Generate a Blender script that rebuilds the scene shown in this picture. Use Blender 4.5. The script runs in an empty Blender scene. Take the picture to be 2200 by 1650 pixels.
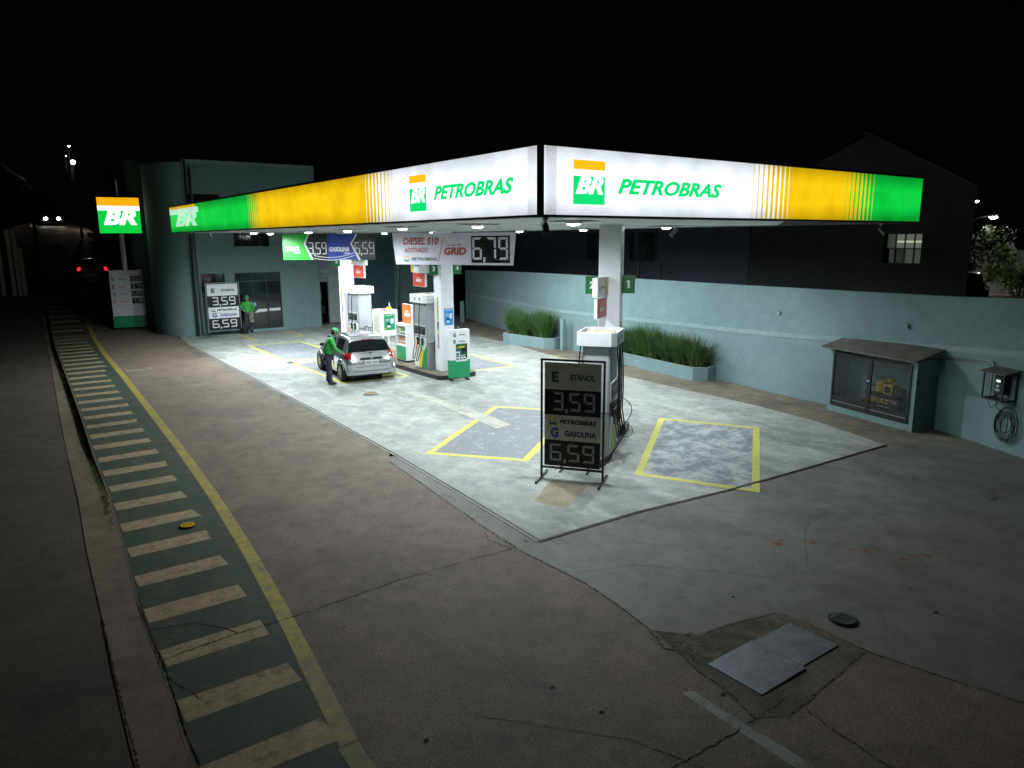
import bpy, bmesh, math, random
from mathutils import Vector, Matrix
random.seed(7)
C = bpy.context.scene.collection
R = math.radians
PI = math.pi

# ------------------------------------------------------------------ camera
cam_d = bpy.data.cameras.new("camera"); cam = bpy.data.objects.new("camera", cam_d); C.objects.link(cam)
bpy.context.scene.camera = cam
yaw, pitch, roll = 0.6289, 0.1950, -0.0057
fwd = Vector((math.sin(yaw)*math.cos(pitch), math.cos(yaw)*math.cos(pitch), -math.sin(pitch)))
r0 = Vector((math.cos(yaw), -math.sin(yaw), 0)); u0 = r0.cross(fwd)
rgt = math.cos(roll)*r0 + math.sin(roll)*u0
upv = -math.sin(roll)*r0 + math.cos(roll)*u0
cam.matrix_world = Matrix((( rgt.x, upv.x, -fwd.x, -6.745), (rgt.y, upv.y, -fwd.y, -8.5523), (rgt.z, upv.z, -fwd.z, 4.686), (0, 0, 0, 1)))
cam_d.sensor_fit = 'HORIZONTAL'; cam_d.sensor_width = 36.0
cam_d.lens = 1575.5/2200*36.0
cam_d.clip_start = 0.1; cam_d.clip_end = 2000

# ------------------------------------------------------------------ world, faint fill sun, exposure
sc = bpy.context.scene
w = bpy.data.worlds.new("World"); sc.world = w; w.use_nodes = True
nt = w.node_tree
bg = nt.nodes['Background']
sky = nt.nodes.new('ShaderNodeTexSky'); sky.sky_type = 'NISHITA'; sky.sun_disc = False
sky.sun_elevation = R(12); sky.sun_rotation = R(200)
nt.links.new(sky.outputs[0], bg.inputs[0]); bg.inputs[1].default_value = 0.00012
sun_d = bpy.data.lights.new("fill_sun", 'SUN'); sun_d.energy = 0.004; sun_d.angle = R(0.5); sun_d.color = (1, .95, .88)  # faint sun lamp added for slight fill, no moon is seen
sun = bpy.data.objects.new("fill_sun", sun_d); C.objects.link(sun); sun.rotation_euler = (R(50), 0, R(-20))
sc.view_settings.view_transform = 'Standard'; sc.view_settings.look = 'None'
sc.view_settings.exposure = 0.0; sc.view_settings.gamma = 1.0
sc.cycles.use_denoising = True
sc.cycles.max_bounces = 6; sc.cycles.diffuse_bounces = 3; sc.cycles.glossy_bounces = 3
sc.cycles.transparent_max_bounces = 12
sc.cycles.sample_clamp_indirect = 4.0
LAMP_W = 150.0      # one canopy luminaire
FASCIA = 1.35

# ------------------------------------------------------------------ materials
def N(nt, t, **kw):
    n = nt.nodes.new(t)
    for k, v in kw.items(): setattr(n, k, v)
    return n
def coords(nt):
    g = nt.nodes.new('ShaderNodeNewGeometry'); return g.outputs['Position']
def noise(nt, scale, detail=4, rough=.55, vec=None, dist=0):
    n = N(nt, 'ShaderNodeTexNoise'); n.inputs['Scale'].default_value = scale
    n.inputs['Detail'].default_value = detail; n.inputs['Roughness'].default_value = rough
    n.inputs['Distortion'].default_value = dist
    nt.links.new(vec or coords(nt), n.inputs['Vector']); return n.outputs['Fac']
def ramp(nt, fac, stops):
    r = N(nt, 'ShaderNodeValToRGB'); e = r.color_ramp.elements
    while len(e) < len(stops): e.new(.5)
    for i, (p, c) in enumerate(stops):
        e[i].position = p; e[i].color = (c, c, c, 1) if isinstance(c, (int, float)) else (*c, 1)
    nt.links.new(fac, r.inputs[0]); return r.outputs[0]
def mix(nt, fac, a, b, mode='MIX'):
    m = N(nt, 'ShaderNodeMix'); m.data_type = 'RGBA'; m.blend_type = mode
    for s, v in ((m.inputs[0], fac), (m.inputs[6], a), (m.inputs[7], b)):
        if isinstance(v, (int, float)): s.default_value = v
        elif isinstance(v, tuple): s.default_value = (*v, 1) if len(v) == 3 else v
        else: nt.links.new(v, s)
    return m.outputs[2]
def mat(name, col, rough=.55, metal=0, var=.12, vs=6, bump=0, bs=60, emit=None, es=0, spec=None, trans=0, alpha=1, coat=0):
    m = bpy.data.materials.new(name); m.use_nodes = True; nt = m.node_tree
    b = nt.nodes['Principled BSDF']
    c2 = tuple(max(0, c*(1-var)) for c in col); c1 = tuple(min(1, c*(1+var*.6)) for c in col)
    nz = noise(nt, vs, 5)
    f = ramp(nt, nz, [(.3, 0.0), (.7, 1.0)])
    nt.links.new(mix(nt, f, c2, c1), b.inputs['Base Color'])
    b.inputs['Roughness'].default_value = rough; b.inputs['Metallic'].default_value = metal
    if spec is not None: b.inputs['Specular IOR Level'].default_value = spec
    if coat: b.inputs['Coat Weight'].default_value = coat; b.inputs['Coat Roughness'].default_value = .08
    if trans: b.inputs['Transmission Weight'].default_value = trans
    if alpha < 1: b.inputs['Alpha'].default_value = alpha
    if emit: b.inputs['Emission Color'].default_value = (*emit, 1); b.inputs['Emission Strength'].default_value = es
    if bump:
        bp = N(nt, 'ShaderNodeBump'); bp.inputs['Strength'].default_value = bump; bp.inputs['Distance'].default_value = .01
        nt.links.new(noise(nt, bs, 4), bp.inputs['Height']); nt.links.new(bp.outputs[0], b.inputs['Normal'])
    return m
def emis(name, col, s, zlo=None, zhi=None, edge=.55):
    """backlit acrylic: the brighter tube band and dimmer rim are painted into the emission"""
    m = bpy.data.materials.new(name); m.use_nodes = True; nt = m.node_tree
    b = nt.nodes['Principled BSDF']; b.inputs['Base Color'].default_value = (*[c*.5 for c in col], 1); b.inputs['Roughness'].default_value = .3
    b.inputs['Emission Color'].default_value = (*col, 1); b.inputs['Emission Strength'].default_value = s
    if zlo is not None:
        g = N(nt, 'ShaderNodeNewGeometry'); sp = N(nt, 'ShaderNodeSeparateXYZ'); nt.links.new(g.outputs['Position'], sp.inputs[0])
        mr = N(nt, 'ShaderNodeMapRange'); mr.inputs[1].default_value = zlo; mr.inputs[2].default_value = zhi
        nt.links.new(sp.outputs[2], mr.inputs[0])
        f = ramp(nt, mr.outputs[0], [(0, edge*.8), (.14, edge+.12), (.32, 1.0), (.68, 1.0), (.86, edge+.12), (1, edge*.8)])  # glow from rim to middle painted into the emission by height
        nz = noise(nt, 1.3, 3); f2 = ramp(nt, nz, [(.32, .78), (.68, 1.06)])
        ml = N(nt, 'ShaderNodeMath', operation='MULTIPLY'); nt.links.new(f, ml.inputs[0]); nt.links.new(f2, ml.inputs[1])
        m2 = N(nt, 'ShaderNodeMath', operation='MULTIPLY'); nt.links.new(ml.outputs[0], m2.inputs[0]); m2.inputs[1].default_value = s
        nt.links.new(m2.outputs[0], b.inputs['Emission Strength'])
    return m
def concrete(name, base, dark, light, patch=.9, fine=.5, rough=.75, streak=0, bump=.35, stain=None, stain_amt=.5, midamt=1.0):
    m = bpy.data.materials.new(name); m.use_nodes = True; nt = m.node_tree
    b = nt.nodes['Principled BSDF']
    v = coords(nt)
    mp = N(nt, 'ShaderNodeMapping'); nt.links.new(v, mp.inputs[0])
    mp.inputs['Rotation'].default_value = (0, 0, R(28)); mp.inputs['Scale'].default_value = (1, .6 if streak else 1, 1)
    a = ramp(nt, noise(nt, .55, 8, .68, mp.outputs[0], .2), [(.40, 0.0), (.58, 1.0)])
    c = mix(nt, a, dark, base)
    a2 = ramp(nt, noise(nt, 1.7, 10, .70, mp.outputs[0], .3), [(.47, 0.0), (.66, 1.0)])
    k = N(nt, 'ShaderNodeMath', operation='MULTIPLY'); nt.links.new(a2, k.inputs[0]); k.inputs[1].default_value = patch
    c = mix(nt, k.outputs[0], c, light)
    if stain:
        s = ramp(nt, noise(nt, .33, 8, .72, v, .5), [(.56, 0.0), (.70, 1.0)])
        k2 = N(nt, 'ShaderNodeMath', operation='MULTIPLY'); nt.links.new(s, k2.inputs[0]); k2.inputs[1].default_value = stain_amt
        c = mix(nt, k2.outputs[0], c, stain)
    # grit and small dark specks
    gsp = ramp(nt, noise(nt, 38, 6, .85, v), [(.30, 1-fine*.8), (.70, 1+fine*.45)])
    c = mix(nt, 1.0, c, gsp, 'MULTIPLY')
    mid = ramp(nt, noise(nt, 3.2, 12, .80, v, .1), [(.28, .62), (.5, 1.0), (.72, 1.22)])
    c = mix(nt, midamt, c, mix(nt, 1.0, c, mid, 'MULTIPLY'))
    spk = ramp(nt, noise(nt, 9, 2, .5, v), [(.24, .62), (.31, 1.0)])
    c = mix(nt, 1.0, c, spk, 'MULTIPLY')
    nt.links.new(c, b.inputs['Base Color'])
    b.inputs['Roughness'].default_value = rough
    bp = N(nt, 'ShaderNodeBump'); bp.inputs['Strength'].default_value = bump; bp.inputs['Distance'].default_value = .006
    nt.links.new(noise(nt, 45, 6, .7, v), bp.inputs['Height']); nt.links.new(bp.outputs[0], b.inputs['Normal'])
    return m
def worn(name, paint, under, amount=.5, rough=.65, scale=2.2):
    """paint on concrete, worn through in patches"""
    m = bpy.data.materials.new(name); m.use_nodes = True; nt = m.node_tree
    b = nt.nodes['Principled BSDF']; v = coords(nt)
    f = ramp(nt, noise(nt, scale*1.5, 12, .80, v, .1), [(.64-.24*amount-.05, 0.0), (.64-.24*amount+.07, 1.0)])
    pv = ramp(nt, noise(nt, 12, 4, .6, v), [(.3, .8), (.7, 1.1)])
    c = mix(nt, 1.0, mix(nt, f, paint, under), pv, 'MULTIPLY')
    nt.links.new(c, b.inputs['Base Color']); b.inputs['Roughness'].default_value = rough
    bp = N(nt, 'ShaderNodeBump'); bp.inputs['Strength'].default_value = .25; bp.inputs['Distance'].default_value = .005
    nt.links.new(noise(nt, 50, 5, .7, v), bp.inputs['Height']); nt.links.new(bp.outputs[0], b.inputs['Normal'])
    return m

M = {}
M['road'] = concrete('asphalt', (.115, .092, .075), (.082, .066, .055), (.145, .118, .096), .6, .9, .85)
M['gutter'] = concrete('gutter_concrete', (.25, .195, .15), (.17, .135, .105), (.30, .235, .18), .6, .7, .85)
M['fore'] = concrete('forecourt_concrete', (.245, .192, .155), (.180, .142, .116), (.300, .240, .195), .6, 1.25, .8, stain=(.12, .10, .085), stain_amt=.55)
M['apron'] = concrete('apron_concrete', (.185, .185, .165), (.135, .133, .118), (.225, .225, .20), .6, .4, .7, streak=1, stain=(.09, .088, .085), stain_amt=.6)
M['strip'] = concrete('edge_concrete', (.19, .165, .13), (.12, .105, .085), (.27, .23, .165), .8, .6, .8, stain=(.08, .07, .055), stain_amt=.6)
M['slab'] = concrete('slab_concrete', (.345, .362, .343), (.235, .252, .24), (.48, .50, .472), .85, .3, .62, streak=1, stain=(.25, .262, .258), stain_amt=.6)
M['slab_old'] = concrete('old_patch_concrete', (.36, .31, .22), (.27, .23, .16), (.42, .37, .27), .6, .5, .8)
M['slab_light'] = concrete('light_patch_concrete', (.50, .49, .42), (.38, .38, .34), (.60, .58, .50), .8, .5, .75)
M['greypaint'] = worn('grey_floor_paint', (.205, .222, .245), (.42, .43, .42), .25)
M['greypaint_w'] = worn('scuffed_grey_floor_paint', (.175, .198, .235), (.44, .46, .46), .60, scale=1.5)
M['yellow'] = worn('yellow_line_paint', (.62, .60, .09), (.42, .43, .34), .25, scale=5)
M['yellow_d'] = worn('faded_yellow_paint', (.44, .37, .05), (.24, .20, .12), .45, scale=3)
M['green_walk'] = worn('green_walkway_paint', (.040, .068, .046), (.10, .085, .062), .42, .75, 1.6)
M['cream'] = worn('cream_stripe_paint', (.44, .34, .21), (.20, .16, .105), .38, .75, 3)
M['white_worn'] = worn('worn_white_paint', (.33, .35, .32), (.15, .14, .12), .4, .75, 2)
M['crack'] = mat('crack_soil', (.022, .018, .014), .95)  # one dark tone for all cracks and specks
M['rubble'] = concrete('broken_concrete', (.20, .165, .12), (.08, .065, .05), (.28, .23, .16), .7, 1.0, .9, bump=1.0)
M['slot'] = mat('drain_slot', (.008, .008, .008), .6)
M['steel'] = mat('galvanised_steel', (.36, .38, .40), .42, .85, .2, 20)
M['dplate'] = mat('steel_plate', (.25, .27, .32), .45, .5, .25, 4)
M['teal'] = concrete('teal_render', (.198, .305, .312), (.172, .266, .273), (.218, .326, .332), .5, .3, .85, stain=(.15, .225, .222), stain_amt=.4, midamt=.35)
M['teal_b'] = mat('teal_band', (.24, .345, .345), .85, bump=.3)
M['teal_bld'] = concrete('building_render', (.175, .290, .283), (.155, .258, .25), (.19, .305, .298), .4, .3, .85, midamt=.3)
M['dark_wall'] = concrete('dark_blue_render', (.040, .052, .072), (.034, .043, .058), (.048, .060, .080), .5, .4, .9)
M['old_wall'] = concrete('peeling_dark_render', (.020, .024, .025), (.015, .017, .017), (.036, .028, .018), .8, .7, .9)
M['roof_d'] = mat('dark_roof', (.02, .02, .02), .9)
M['black'] = mat('black_plastic', (.012, .012, .013), .45)
M['blackp'] = mat('black_print', (.010, .012, .016), .4, spec=.3)
M['rubber'] = mat('rubber', (.015, .015, .015), .55)
M['frame_d'] = mat('dark_painted_steel', (.030, .030, .032), .4, .3)
M['frame_g'] = mat('grey_painted_steel', (.20, .22, .22), .5, .3)
M['white'] = mat('white_paint', (.78, .80, .82), .38, var=.04, coat=.2)
M['white_v'] = mat('white_vinyl', (.74, .76, .80), .4, var=.04)
M['offwhite'] = mat('off_and_shaded_white', (.62, .60, .52), .6, var=.1)  # off-white, also white board panels with shade put into the colour
M['col'] = mat('white_cladding', (.80, .83, .87), .35, var=.05, vs=2)
M['grey_b'] = mat('grey_pump_panel', (.40, .42, .44), .4, .35, .06)
M['grey_l'] = mat('light_grey_panel', (.55, .57, .60), .4, .2, .06)
M['beige'] = mat('beige_dust', (.50, .43, .32), .8, var=.2)
M['green'] = mat('sign_green', (.012, .30, .115), .35, var=.05)
M['greenD'] = mat('dark_sign_green', (.006, .145, .035), .4, var=.05)
M['greenT'] = mat('green_print', (.01, .11, .05), .4)
M['red'] = mat('sign_red', (.62, .075, .045), .35, var=.05)
M['redD'] = mat('deep_sign_red', (.40, .02, .03), .35, var=.05)
M['redT'] = mat('red_print', (.36, .055, .03), .45)
M['blue'] = mat('print_blue', (.02, .075, .34), .4)
M['blueL'] = mat('poster_blue', (.03, .26, .62), .35)
M['navy'] = mat('navy_print', (.012, .02, .12), .45)
M['yel'] = mat('sign_yellow', (.80, .55, .02), .4)
M['yelT'] = mat('sticker_yellow', (.72, .66, .02), .4)
M['org'] = mat('orange_plastic', (.80, .22, .02), .4)
M['shadedseg'] = mat('shaded_digit_vinyl', (.36, .36, .31), .5)  # white digits with the near board's shade put into the colour
M['panelgrey'] = mat('thin_board_back', (.50, .51, .52), .5)
M['shut'] = mat('shutter_slats', (.50, .55, .58), .42, .25, .12, 3)
M['shutD'] = mat('painted_shutter_slats', (.115, .195, .225), .5, .1, .12, 3)
M['glassD'] = mat('dark_window_glass', (.012, .016, .018), .06, 0, .1, spec=.6)
M['cabroof'] = concrete('weathered_sheet_roof', (.135, .12, .115), (.10, .09, .088), (.22, .20, .14), .7, .6, .85)
M['soil'] = mat('soil', (.05, .035, .02), .95, bump=.6)
M['skin'] = mat('skin', (.36, .19, .12), .55)
M['hair'] = mat('hair', (.012, .009, .008), .7)
M['jacket'] = mat('green_work_jacket', (.030, .36, .055), .6, var=.35, vs=9, bump=1.0, bs=11)
M['jacket_d'] = mat('green_jacket_trim', (.02, .20, .04), .6)
M['cap'] = mat('green_cap', (.04, .42, .14), .6)
M['hood'] = mat('grey_hood', (.13, .16, .20), .8)
M['trous'] = mat('navy_trousers', (.045, .050, .085), .8, var=.2, vs=14)
M['shoe'] = mat('black_shoe', (.012, .012, .014), .5)
M['rag'] = mat('grey_rag', (.20, .19, .17), .9, var=.3, vs=20)
M['silver'] = mat('silver_car_paint', (.60, .63, .66), .22, .85, .04, 3, coat=.9)
M['paint_w'] = mat('pale_car_paint', (.30, .32, .34), .3, .4, .05, 3, coat=.8)
M['paint_k'] = mat('dark_car_paint', (.03, .03, .035), .3, .4, .05, 3, coat=.8)
M['carglass'] = mat('tinted_car_glass', (.004, .005, .006), .03, spec=.35)
M['tail'] = mat('tail_light_red', (.36, .004, .010), .15, coat=1)
M['tail_on'] = mat('tail_light_lit', (.5, .01, .01), .2, emit=(1, .02, .04), es=1.3)
M['lens_w'] = mat('clear_lamp_lens', (.55, .45, .42), .15, coat=1)
M['head_on'] = mat('headlight_lit', (1, 1, 1), .2, emit=(1, .93, .82), es=60)
M['wheel'] = mat('alloy_wheel', (.42, .42, .40), .35, .8)
M['chrome'] = mat('chrome', (.7, .7, .72), .15, 1)
M['leaf'] = mat('grass_blade', (.035, .125, .030), .55, var=.45, vs=9)
M['leaf2'] = mat('young_grass_blade', (.10, .24, .035), .55, var=.3, vs=9)
M['leaf3'] = mat('dry_grass_blade', (.13, .115, .055), .7, var=.3, vs=9)
M['bush'] = mat('bush_leaf', (.05, .11, .02), .6, var=.4, vs=3)
M['bark'] = mat('bark', (.05, .04, .03), .9)
M['compY'] = mat('compressor_yellow', (.55, .42, .02), .5)
M['tank'] = mat('compressor_tank', (.045, .030, .028), .5, .2)
M['bottleG'] = mat('green_bottles', (.10, .32, .08), .3)
M['bottleO'] = mat('orange_bottles', (.55, .20, .06), .3)
M['bottleP'] = mat('purple_bottles', (.28, .05, .16), .3)
M['bottleY'] = mat('yellow_bottles', (.55, .50, .10), .3)
M['lamp'] = emis('luminaire_lens', (.93, .97, 1.0), 30)
M['ceil'] = mat('ceiling_sheet', (.80, .86, .85), .5, var=.1, vs=1.5)
ZB, ZT = 5.0, 6.03
M['f_white'] = emis('lit_white_acrylic', (.88, .93, 1.0), FASCIA*1.1, ZB, ZT, .60)
M['f_orange'] = emis('lit_orange_acrylic', (1.0, .62, .006), FASCIA*.80, ZB, ZT, .62)
M['f_green'] = emis('lit_green_acrylic', (.004, .60, .055), FASCIA*.85, ZB, ZT, .5)
M['f_lgreen'] = emis('lit_green_lettering', (.006, .68, .17), FASCIA*.85)
M['f_lorange'] = emis('lit_orange_logo_bar', (1.0, .55, .01), FASCIA*.75)
M['f_wash'] = emis('washed_out_acrylic', (.55, .88, .68), FASCIA*.75, ZB, ZT, .8)
M['t_green'] = emis('lit_totem_green', (.004, .62, .06), 1.0)
M['t_orange'] = emis('lit_totem_orange', (1.0, .46, .005), .95)
M['t_white'] = emis('lit_totem_white', (.90, .96, 1.0), 1.6)
M['fridge_o'] = emis('lit_orange_topper', (1.0, .22, .07), .85)
M['fridge_w'] = emis('lit_white_topper_print', (1, .95, .9), 1.3)
M['fridge_l'] = emis('cooler_lamp', (.75, 1, .75), 1.2)
M['winlit'] = emis('lit_window_glass', (.62, .68, .52), .13)
M['windim'] = emis('dim_window_glass', (.62, .68, .55), .035)
M['winlit2'] = emis('bright_window_tube', (.85, .92, .70), .5)
M['streetl'] = emis('street_lamp_lens', (1, .97, .88), 60)
M['lcd'] = emis('air_meter_display', (.8, .88, 1.0), 1.0)
M['pumplcd'] = mat('pump_display', (.10, .11, .11), .2)
M['disabled_blue'] = mat('blue_sticker', (.10, .16, .65), .4)

for k_ in ('lamp', 'streetl', 'head_on', 'tail_on', 'lcd', 'winlit2', 'fridge_l', 'fridge_w', 'windim'):
    M[k_].cycles.emission_sampling = 'NONE'      # tiny lenses: their light comes from the lamps beside them
M['yellow_f'] = worn('thin_yellow_paint', (.36, .31, .07), (.215, .175, .13), .55, scale=4)
M['yellow_g'] = worn('vanishing_yellow_paint', (.30, .255, .08), (.225, .18, .14), .70, scale=4)
# ------------------------------------------------------------------ mesh builder
_txt = {}
def text_geom(s, shear=0, off=0.0):
    k = (s, shear, off)
    if k in _txt: return _txt[k]
    cu = bpy.data.curves.new('t', 'FONT'); cu.body = s; cu.size = 1; cu.shear = shear; cu.offset = off; cu.resolution_u = 3
    cu.fill_mode = 'FRONT' if hasattr(cu, 'fill_mode') else cu.fill_mode
    o = bpy.data.objects.new('t', cu)
    me = bpy.data.meshes.new_from_object(o)
    vs = [v.co.copy() for v in me.vertices]; fs = [tuple(p.vertices) for p in me.polygons]
    bpy.data.objects.remove(o); bpy.data.meshes.remove(me); bpy.data.curves.remove(cu)
    x0 = min(v.x for v in vs); x1 = max(v.x for v in vs); y0 = min(v.y for v in vs); y1 = max(v.y for v in vs)
    vs = [((v.x-x0)/(x1-x0), (v.y-y0)/(y1-y0)) for v in vs]
    _txt[k] = (vs, fs); return _txt[k]
SEG = {'0': 'abcdef', '1': 'bc', '2': 'abged', '3': 'abgcd', '4': 'fgbc', '5': 'afgcd', '6': 'afgedc', '7': 'abc', '8': 'abcdefg', '9': 'abcdfg'}
ZS = .3      # thin layers of paint and patching lie about a millimetre apart
class MB:
    def __init__(s): s.v = []; s.f = []; s.mi = []; s.sm = []; s.mats = []; s.M = Matrix.Identity(4)
    def slot(s, m):
        m = M[m] if isinstance(m, str) else m
        if m not in s.mats: s.mats.append(m)
        return s.mats.index(m)
    def add(s, vs, fs, m, smooth=False):
        n = len(s.v); i = s.slot(m)
        for v in vs: s.v.append(tuple(s.M @ Vector(v)))
        for f in fs: s.f.append(tuple(a+n for a in f)); s.mi.append(i); s.sm.append(smooth)
        return s
    def box(s, x0, x1, y0, y1, z0, z1, m, bev=0):
        vs = [(x, y, z) for z in (z0, z1) for y in (y0, y1) for x in (x0, x1)]
        fs = [(0, 2, 3, 1), (4, 5, 7, 6), (0, 1, 5, 4), (2, 6, 7, 3), (0, 4, 6, 2), (1, 3, 7, 5)]
        if bev:
            b = bmesh.new(); bv = [b.verts.new(v) for v in vs]
            for f in fs: b.faces.new([bv[i] for i in f])
            bmesh.ops.bevel(b, geom=b.edges[:], offset=bev, segments=2, affect='EDGES', profile=.6)
            b.verts.index_update(); vs = [tuple(v.co) for v in b.verts]; fs = [tuple(v.index for v in f.verts) for f in b.faces]; b.free()
        return s.add(vs, fs, m, False)
    def prism(s, pts, z0, z1, m, mt=None):
        n = len(pts); a = sum(pts[i][0]*pts[(i+1) % n][1]-pts[(i+1) % n][0]*pts[i][1] for i in range(n))
        if a < 0: pts = pts[::-1]
        vs = [(x, y, z0) for x, y in pts]+[(x, y, z1) for x, y in pts]
        s.add(vs, [(i, (i+1) % n, n+(i+1) % n, n+i) for i in range(n)]+[tuple(range(n))[::-1]], m)
        return s.add([(x, y, z1) for x, y in pts], [tuple(range(n))], mt or m)
    def sheet(s, pts, z, m):
        z = z*ZS if abs(z) < .06 else z
        n = len(pts); a = sum(pts[i][0]*pts[(i+1) % n][1]-pts[(i+1) % n][0]*pts[i][1] for i in range(n))
        if a < 0: pts = pts[::-1]
        return s.add([(x, y, z) for x, y in pts], [tuple(range(n))], m)
    def cyl(s, p0, p1, r, m, n=12, r2=None, caps=True):
        p0 = Vector(p0); p1 = Vector(p1); d = (p1-p0).normalized(); r2 = r if r2 is None else r2
        a = d.orthogonal().normalized(); b = d.cross(a)
        vs = []
        for p, rr in ((p0, r), (p1, r2)):
            for i in range(n):
                t = 2*PI*i/n; vs.append(tuple(p+rr*(math.cos(t)*a+math.sin(t)*b)))
        s.add(vs, [(i, (i+1) % n, n+(i+1) % n, n+i) for i in range(n)], m, True)
        if caps: s.add(vs, [tuple(range(n))[::-1], tuple(range(n, 2*n))], m)
        return s
    def tube(s, path, r, m, n=6):
        path = [Vector(p) for p in path]; k = len(path); vs = []; fs = []
        ref = None
        for i, p in enumerate(path):
            t = (path[min(i+1, k-1)]-path[max(i-1, 0)]).normalized()
            if ref is None: ref = t.orthogonal().normalized()
            ref = (ref-t*ref.dot(t)).normalized(); b = t.cross(ref)
            for j in range(n):
                a = 2*PI*j/n; vs.append(tuple(p+r*(math.cos(a)*ref+math.sin(a)*b)))
        for i in range(k-1):
            for j in range(n): fs.append((i*n+j, i*n+(j+1) % n, (i+1)*n+(j+1) % n, (i+1)*n+j))
        fs += [tuple(range(n))[::-1], tuple(range((k-1)*n, k*n))]
        return s.add(vs, fs, m, True)
    def ell(s, c, r, m, n=14, k=9):
        vs = [(c[0], c[1], c[2]-r[2])]; fs = []
        for i in range(1, k):
            t = PI*i/k
            for j in range(n): a = 2*PI*j/n; vs.append((c[0]+r[0]*math.sin(t)*math.cos(a), c[1]+r[1]*math.sin(t)*math.sin(a), c[2]-r[2]*math.cos(t)))
        vs.append((c[0], c[1], c[2]+r[2])); L = len(vs)-1
        for j in range(n):
            fs.append((0, 1+(j+1) % n, 1+j)); b = 1+(k-2)*n; fs.append((L, b+j, b+(j+1) % n))
            for i in range(k-2): a = 1+i*n; fs.append((a+j, a+(j+1) % n, a+n+(j+1) % n, a+n+j))
        return s.add(vs, fs, m, True)
    # --- flat marks on a panel whose face looks along -Y, at depth y
    def rect(s, x0, x1, z0, z1, y, m): return s.add([(x0, y, z0), (x1, y, z0), (x1, y, z1), (x0, y, z1)], [(0, 1, 2, 3)], m)
    def poly(s, pts, y, m):
        n = len(pts); a = sum(pts[i][0]*pts[(i+1) % n][1]-pts[(i+1) % n][0]*pts[i][1] for i in range(n))
        if a < 0: pts = pts[::-1]
        return s.add([(x, y, z) for x, z in pts], [tuple(range(n))], m)
    def text(s, t, x0, x1, z0, z1, y, m, shear=0, off=.02):
        off = min(off*1.1+.018, .046)
        vs, fs = text_geom(t, shear, off)
        return s.add([(x0+a*(x1-x0), y, z0+b*(z1-z0)) for a, b in vs], fs, m)
    def digits(s, t, x0, x1, z0, z1, y, m, th=.13):
        cells = [c for c in t if c != ',']; n = len(cells); gap = .25
        units = n+gap*(n-1)+(.25 if ',' in t else 0); dw = (x1-x0)/units; h = z1-z0; T = th*h; g = .018*h
        x = x0
        for c in t:
            if c == ',':
                x -= dw*.10; s.poly([(x, z0-.12*h), (x+.2*dw, z0-.12*h), (x+.26*dw, z0+.1*h), (x, z0+.1*h)], y, m); x += dw*.35; continue
            W = dw; zm = z0+h/2
            P = {'a': [(x+g, z0+h), (x+W-g, z0+h), (x+W-T-g, z0+h-T), (x+T+g, z0+h-T)],
                 'd': [(x+g, z0), (x+W-g, z0), (x+W-T-g, z0+T), (x+T+g, z0+T)],
                 'g': [(x+T*.5+g, zm), (x+T+g, zm+T/2), (x+W-T-g, zm+T/2), (x+W-T*.5-g, zm), (x+W-T-g, zm-T/2), (x+T+g, zm-T/2)],
                 'f': [(x, z0+h-g), (x+T, z0+h-T-g), (x+T, zm+T/2+g), (x+T*.4, zm+g), (x, zm+g)],
                 'e': [(x, z0+g), (x+T, z0+T+g), (x+T, zm-T/2-g), (x+T*.4, zm-g), (x, zm-g)],
                 'b': [(x+W, z0+h-g), (x+W-T, z0+h-T-g), (x+W-T, zm+T/2+g), (x+W-T*.4, zm+g), (x+W, zm+g)],
                 'c': [(x+W, z0+g), (x+W-T, z0+T+g), (x+W-T, zm-T/2-g), (x+W-T*.4, zm-g), (x+W, zm-g)]}
            for q in SEG[c]: s.poly(P[q], y, m)
            x += dw*(1+gap)
        return s
    def logo(s, x0, x1, z0, z1, y, g='green', o='yel', wht='white_v'):
        """green block with white slanted BR under an orange bar"""
        h = z1-z0; w = x1-x0
        s.rect(x0, x1, z1-.21*h, z1, y, o)
        s.rect(x0, x1, z0, z0+.62*h, y, g)
        s.text('BR', x0+.07*w, x1-.05*w, z0+.24*h, z0+.62*h+.004, y-.004, wht, .3, .045)
        return s
    def build(s, name, parent=None, label=None, loc=None):
        me = bpy.data.meshes.new(name); me.from_pydata(s.v, [], s.f)
        for m in s.mats: me.materials.append(m)
        me.polygons.foreach_set('material_index', s.mi); me.polygons.foreach_set('use_smooth', s.sm)
        me.update()
        o = bpy.data.objects.new(name, me); C.objects.link(o)
        if parent: o.parent = parent
        if loc: o.location = loc
        if label: o['label'] = label
        return o
def thing(name, label, cat, loc=(0, 0, 0), rotz=0, group=None):
    o = bpy.data.objects.new(name, None); C.objects.link(o); o.empty_display_size = .2
    o.location = loc; o.rotation_euler = (0, 0, rotz); o['label'] = label; o['category'] = cat
    if group: o['group'] = group
    return o
def tag(o, label, cat, group=None):
    o['label'] = label; o['category'] = cat
    if group: o['group'] = group
    return o
def struct(o): o['kind'] = 'structure'; return o
def face_dir(dx, dy): return math.atan2(dx, -dy)      # rotation that turns local -Y to look along (dx,dy)
def copy_tree(o, parent=None):
    c = o.copy(); C.objects.link(c)
    if parent: c.parent = parent
    for ch in list(o.children): copy_tree(ch, c)
    return c
def sm(t): t = max(0, min(1, t)); return t*t*(3-2*t)
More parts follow.
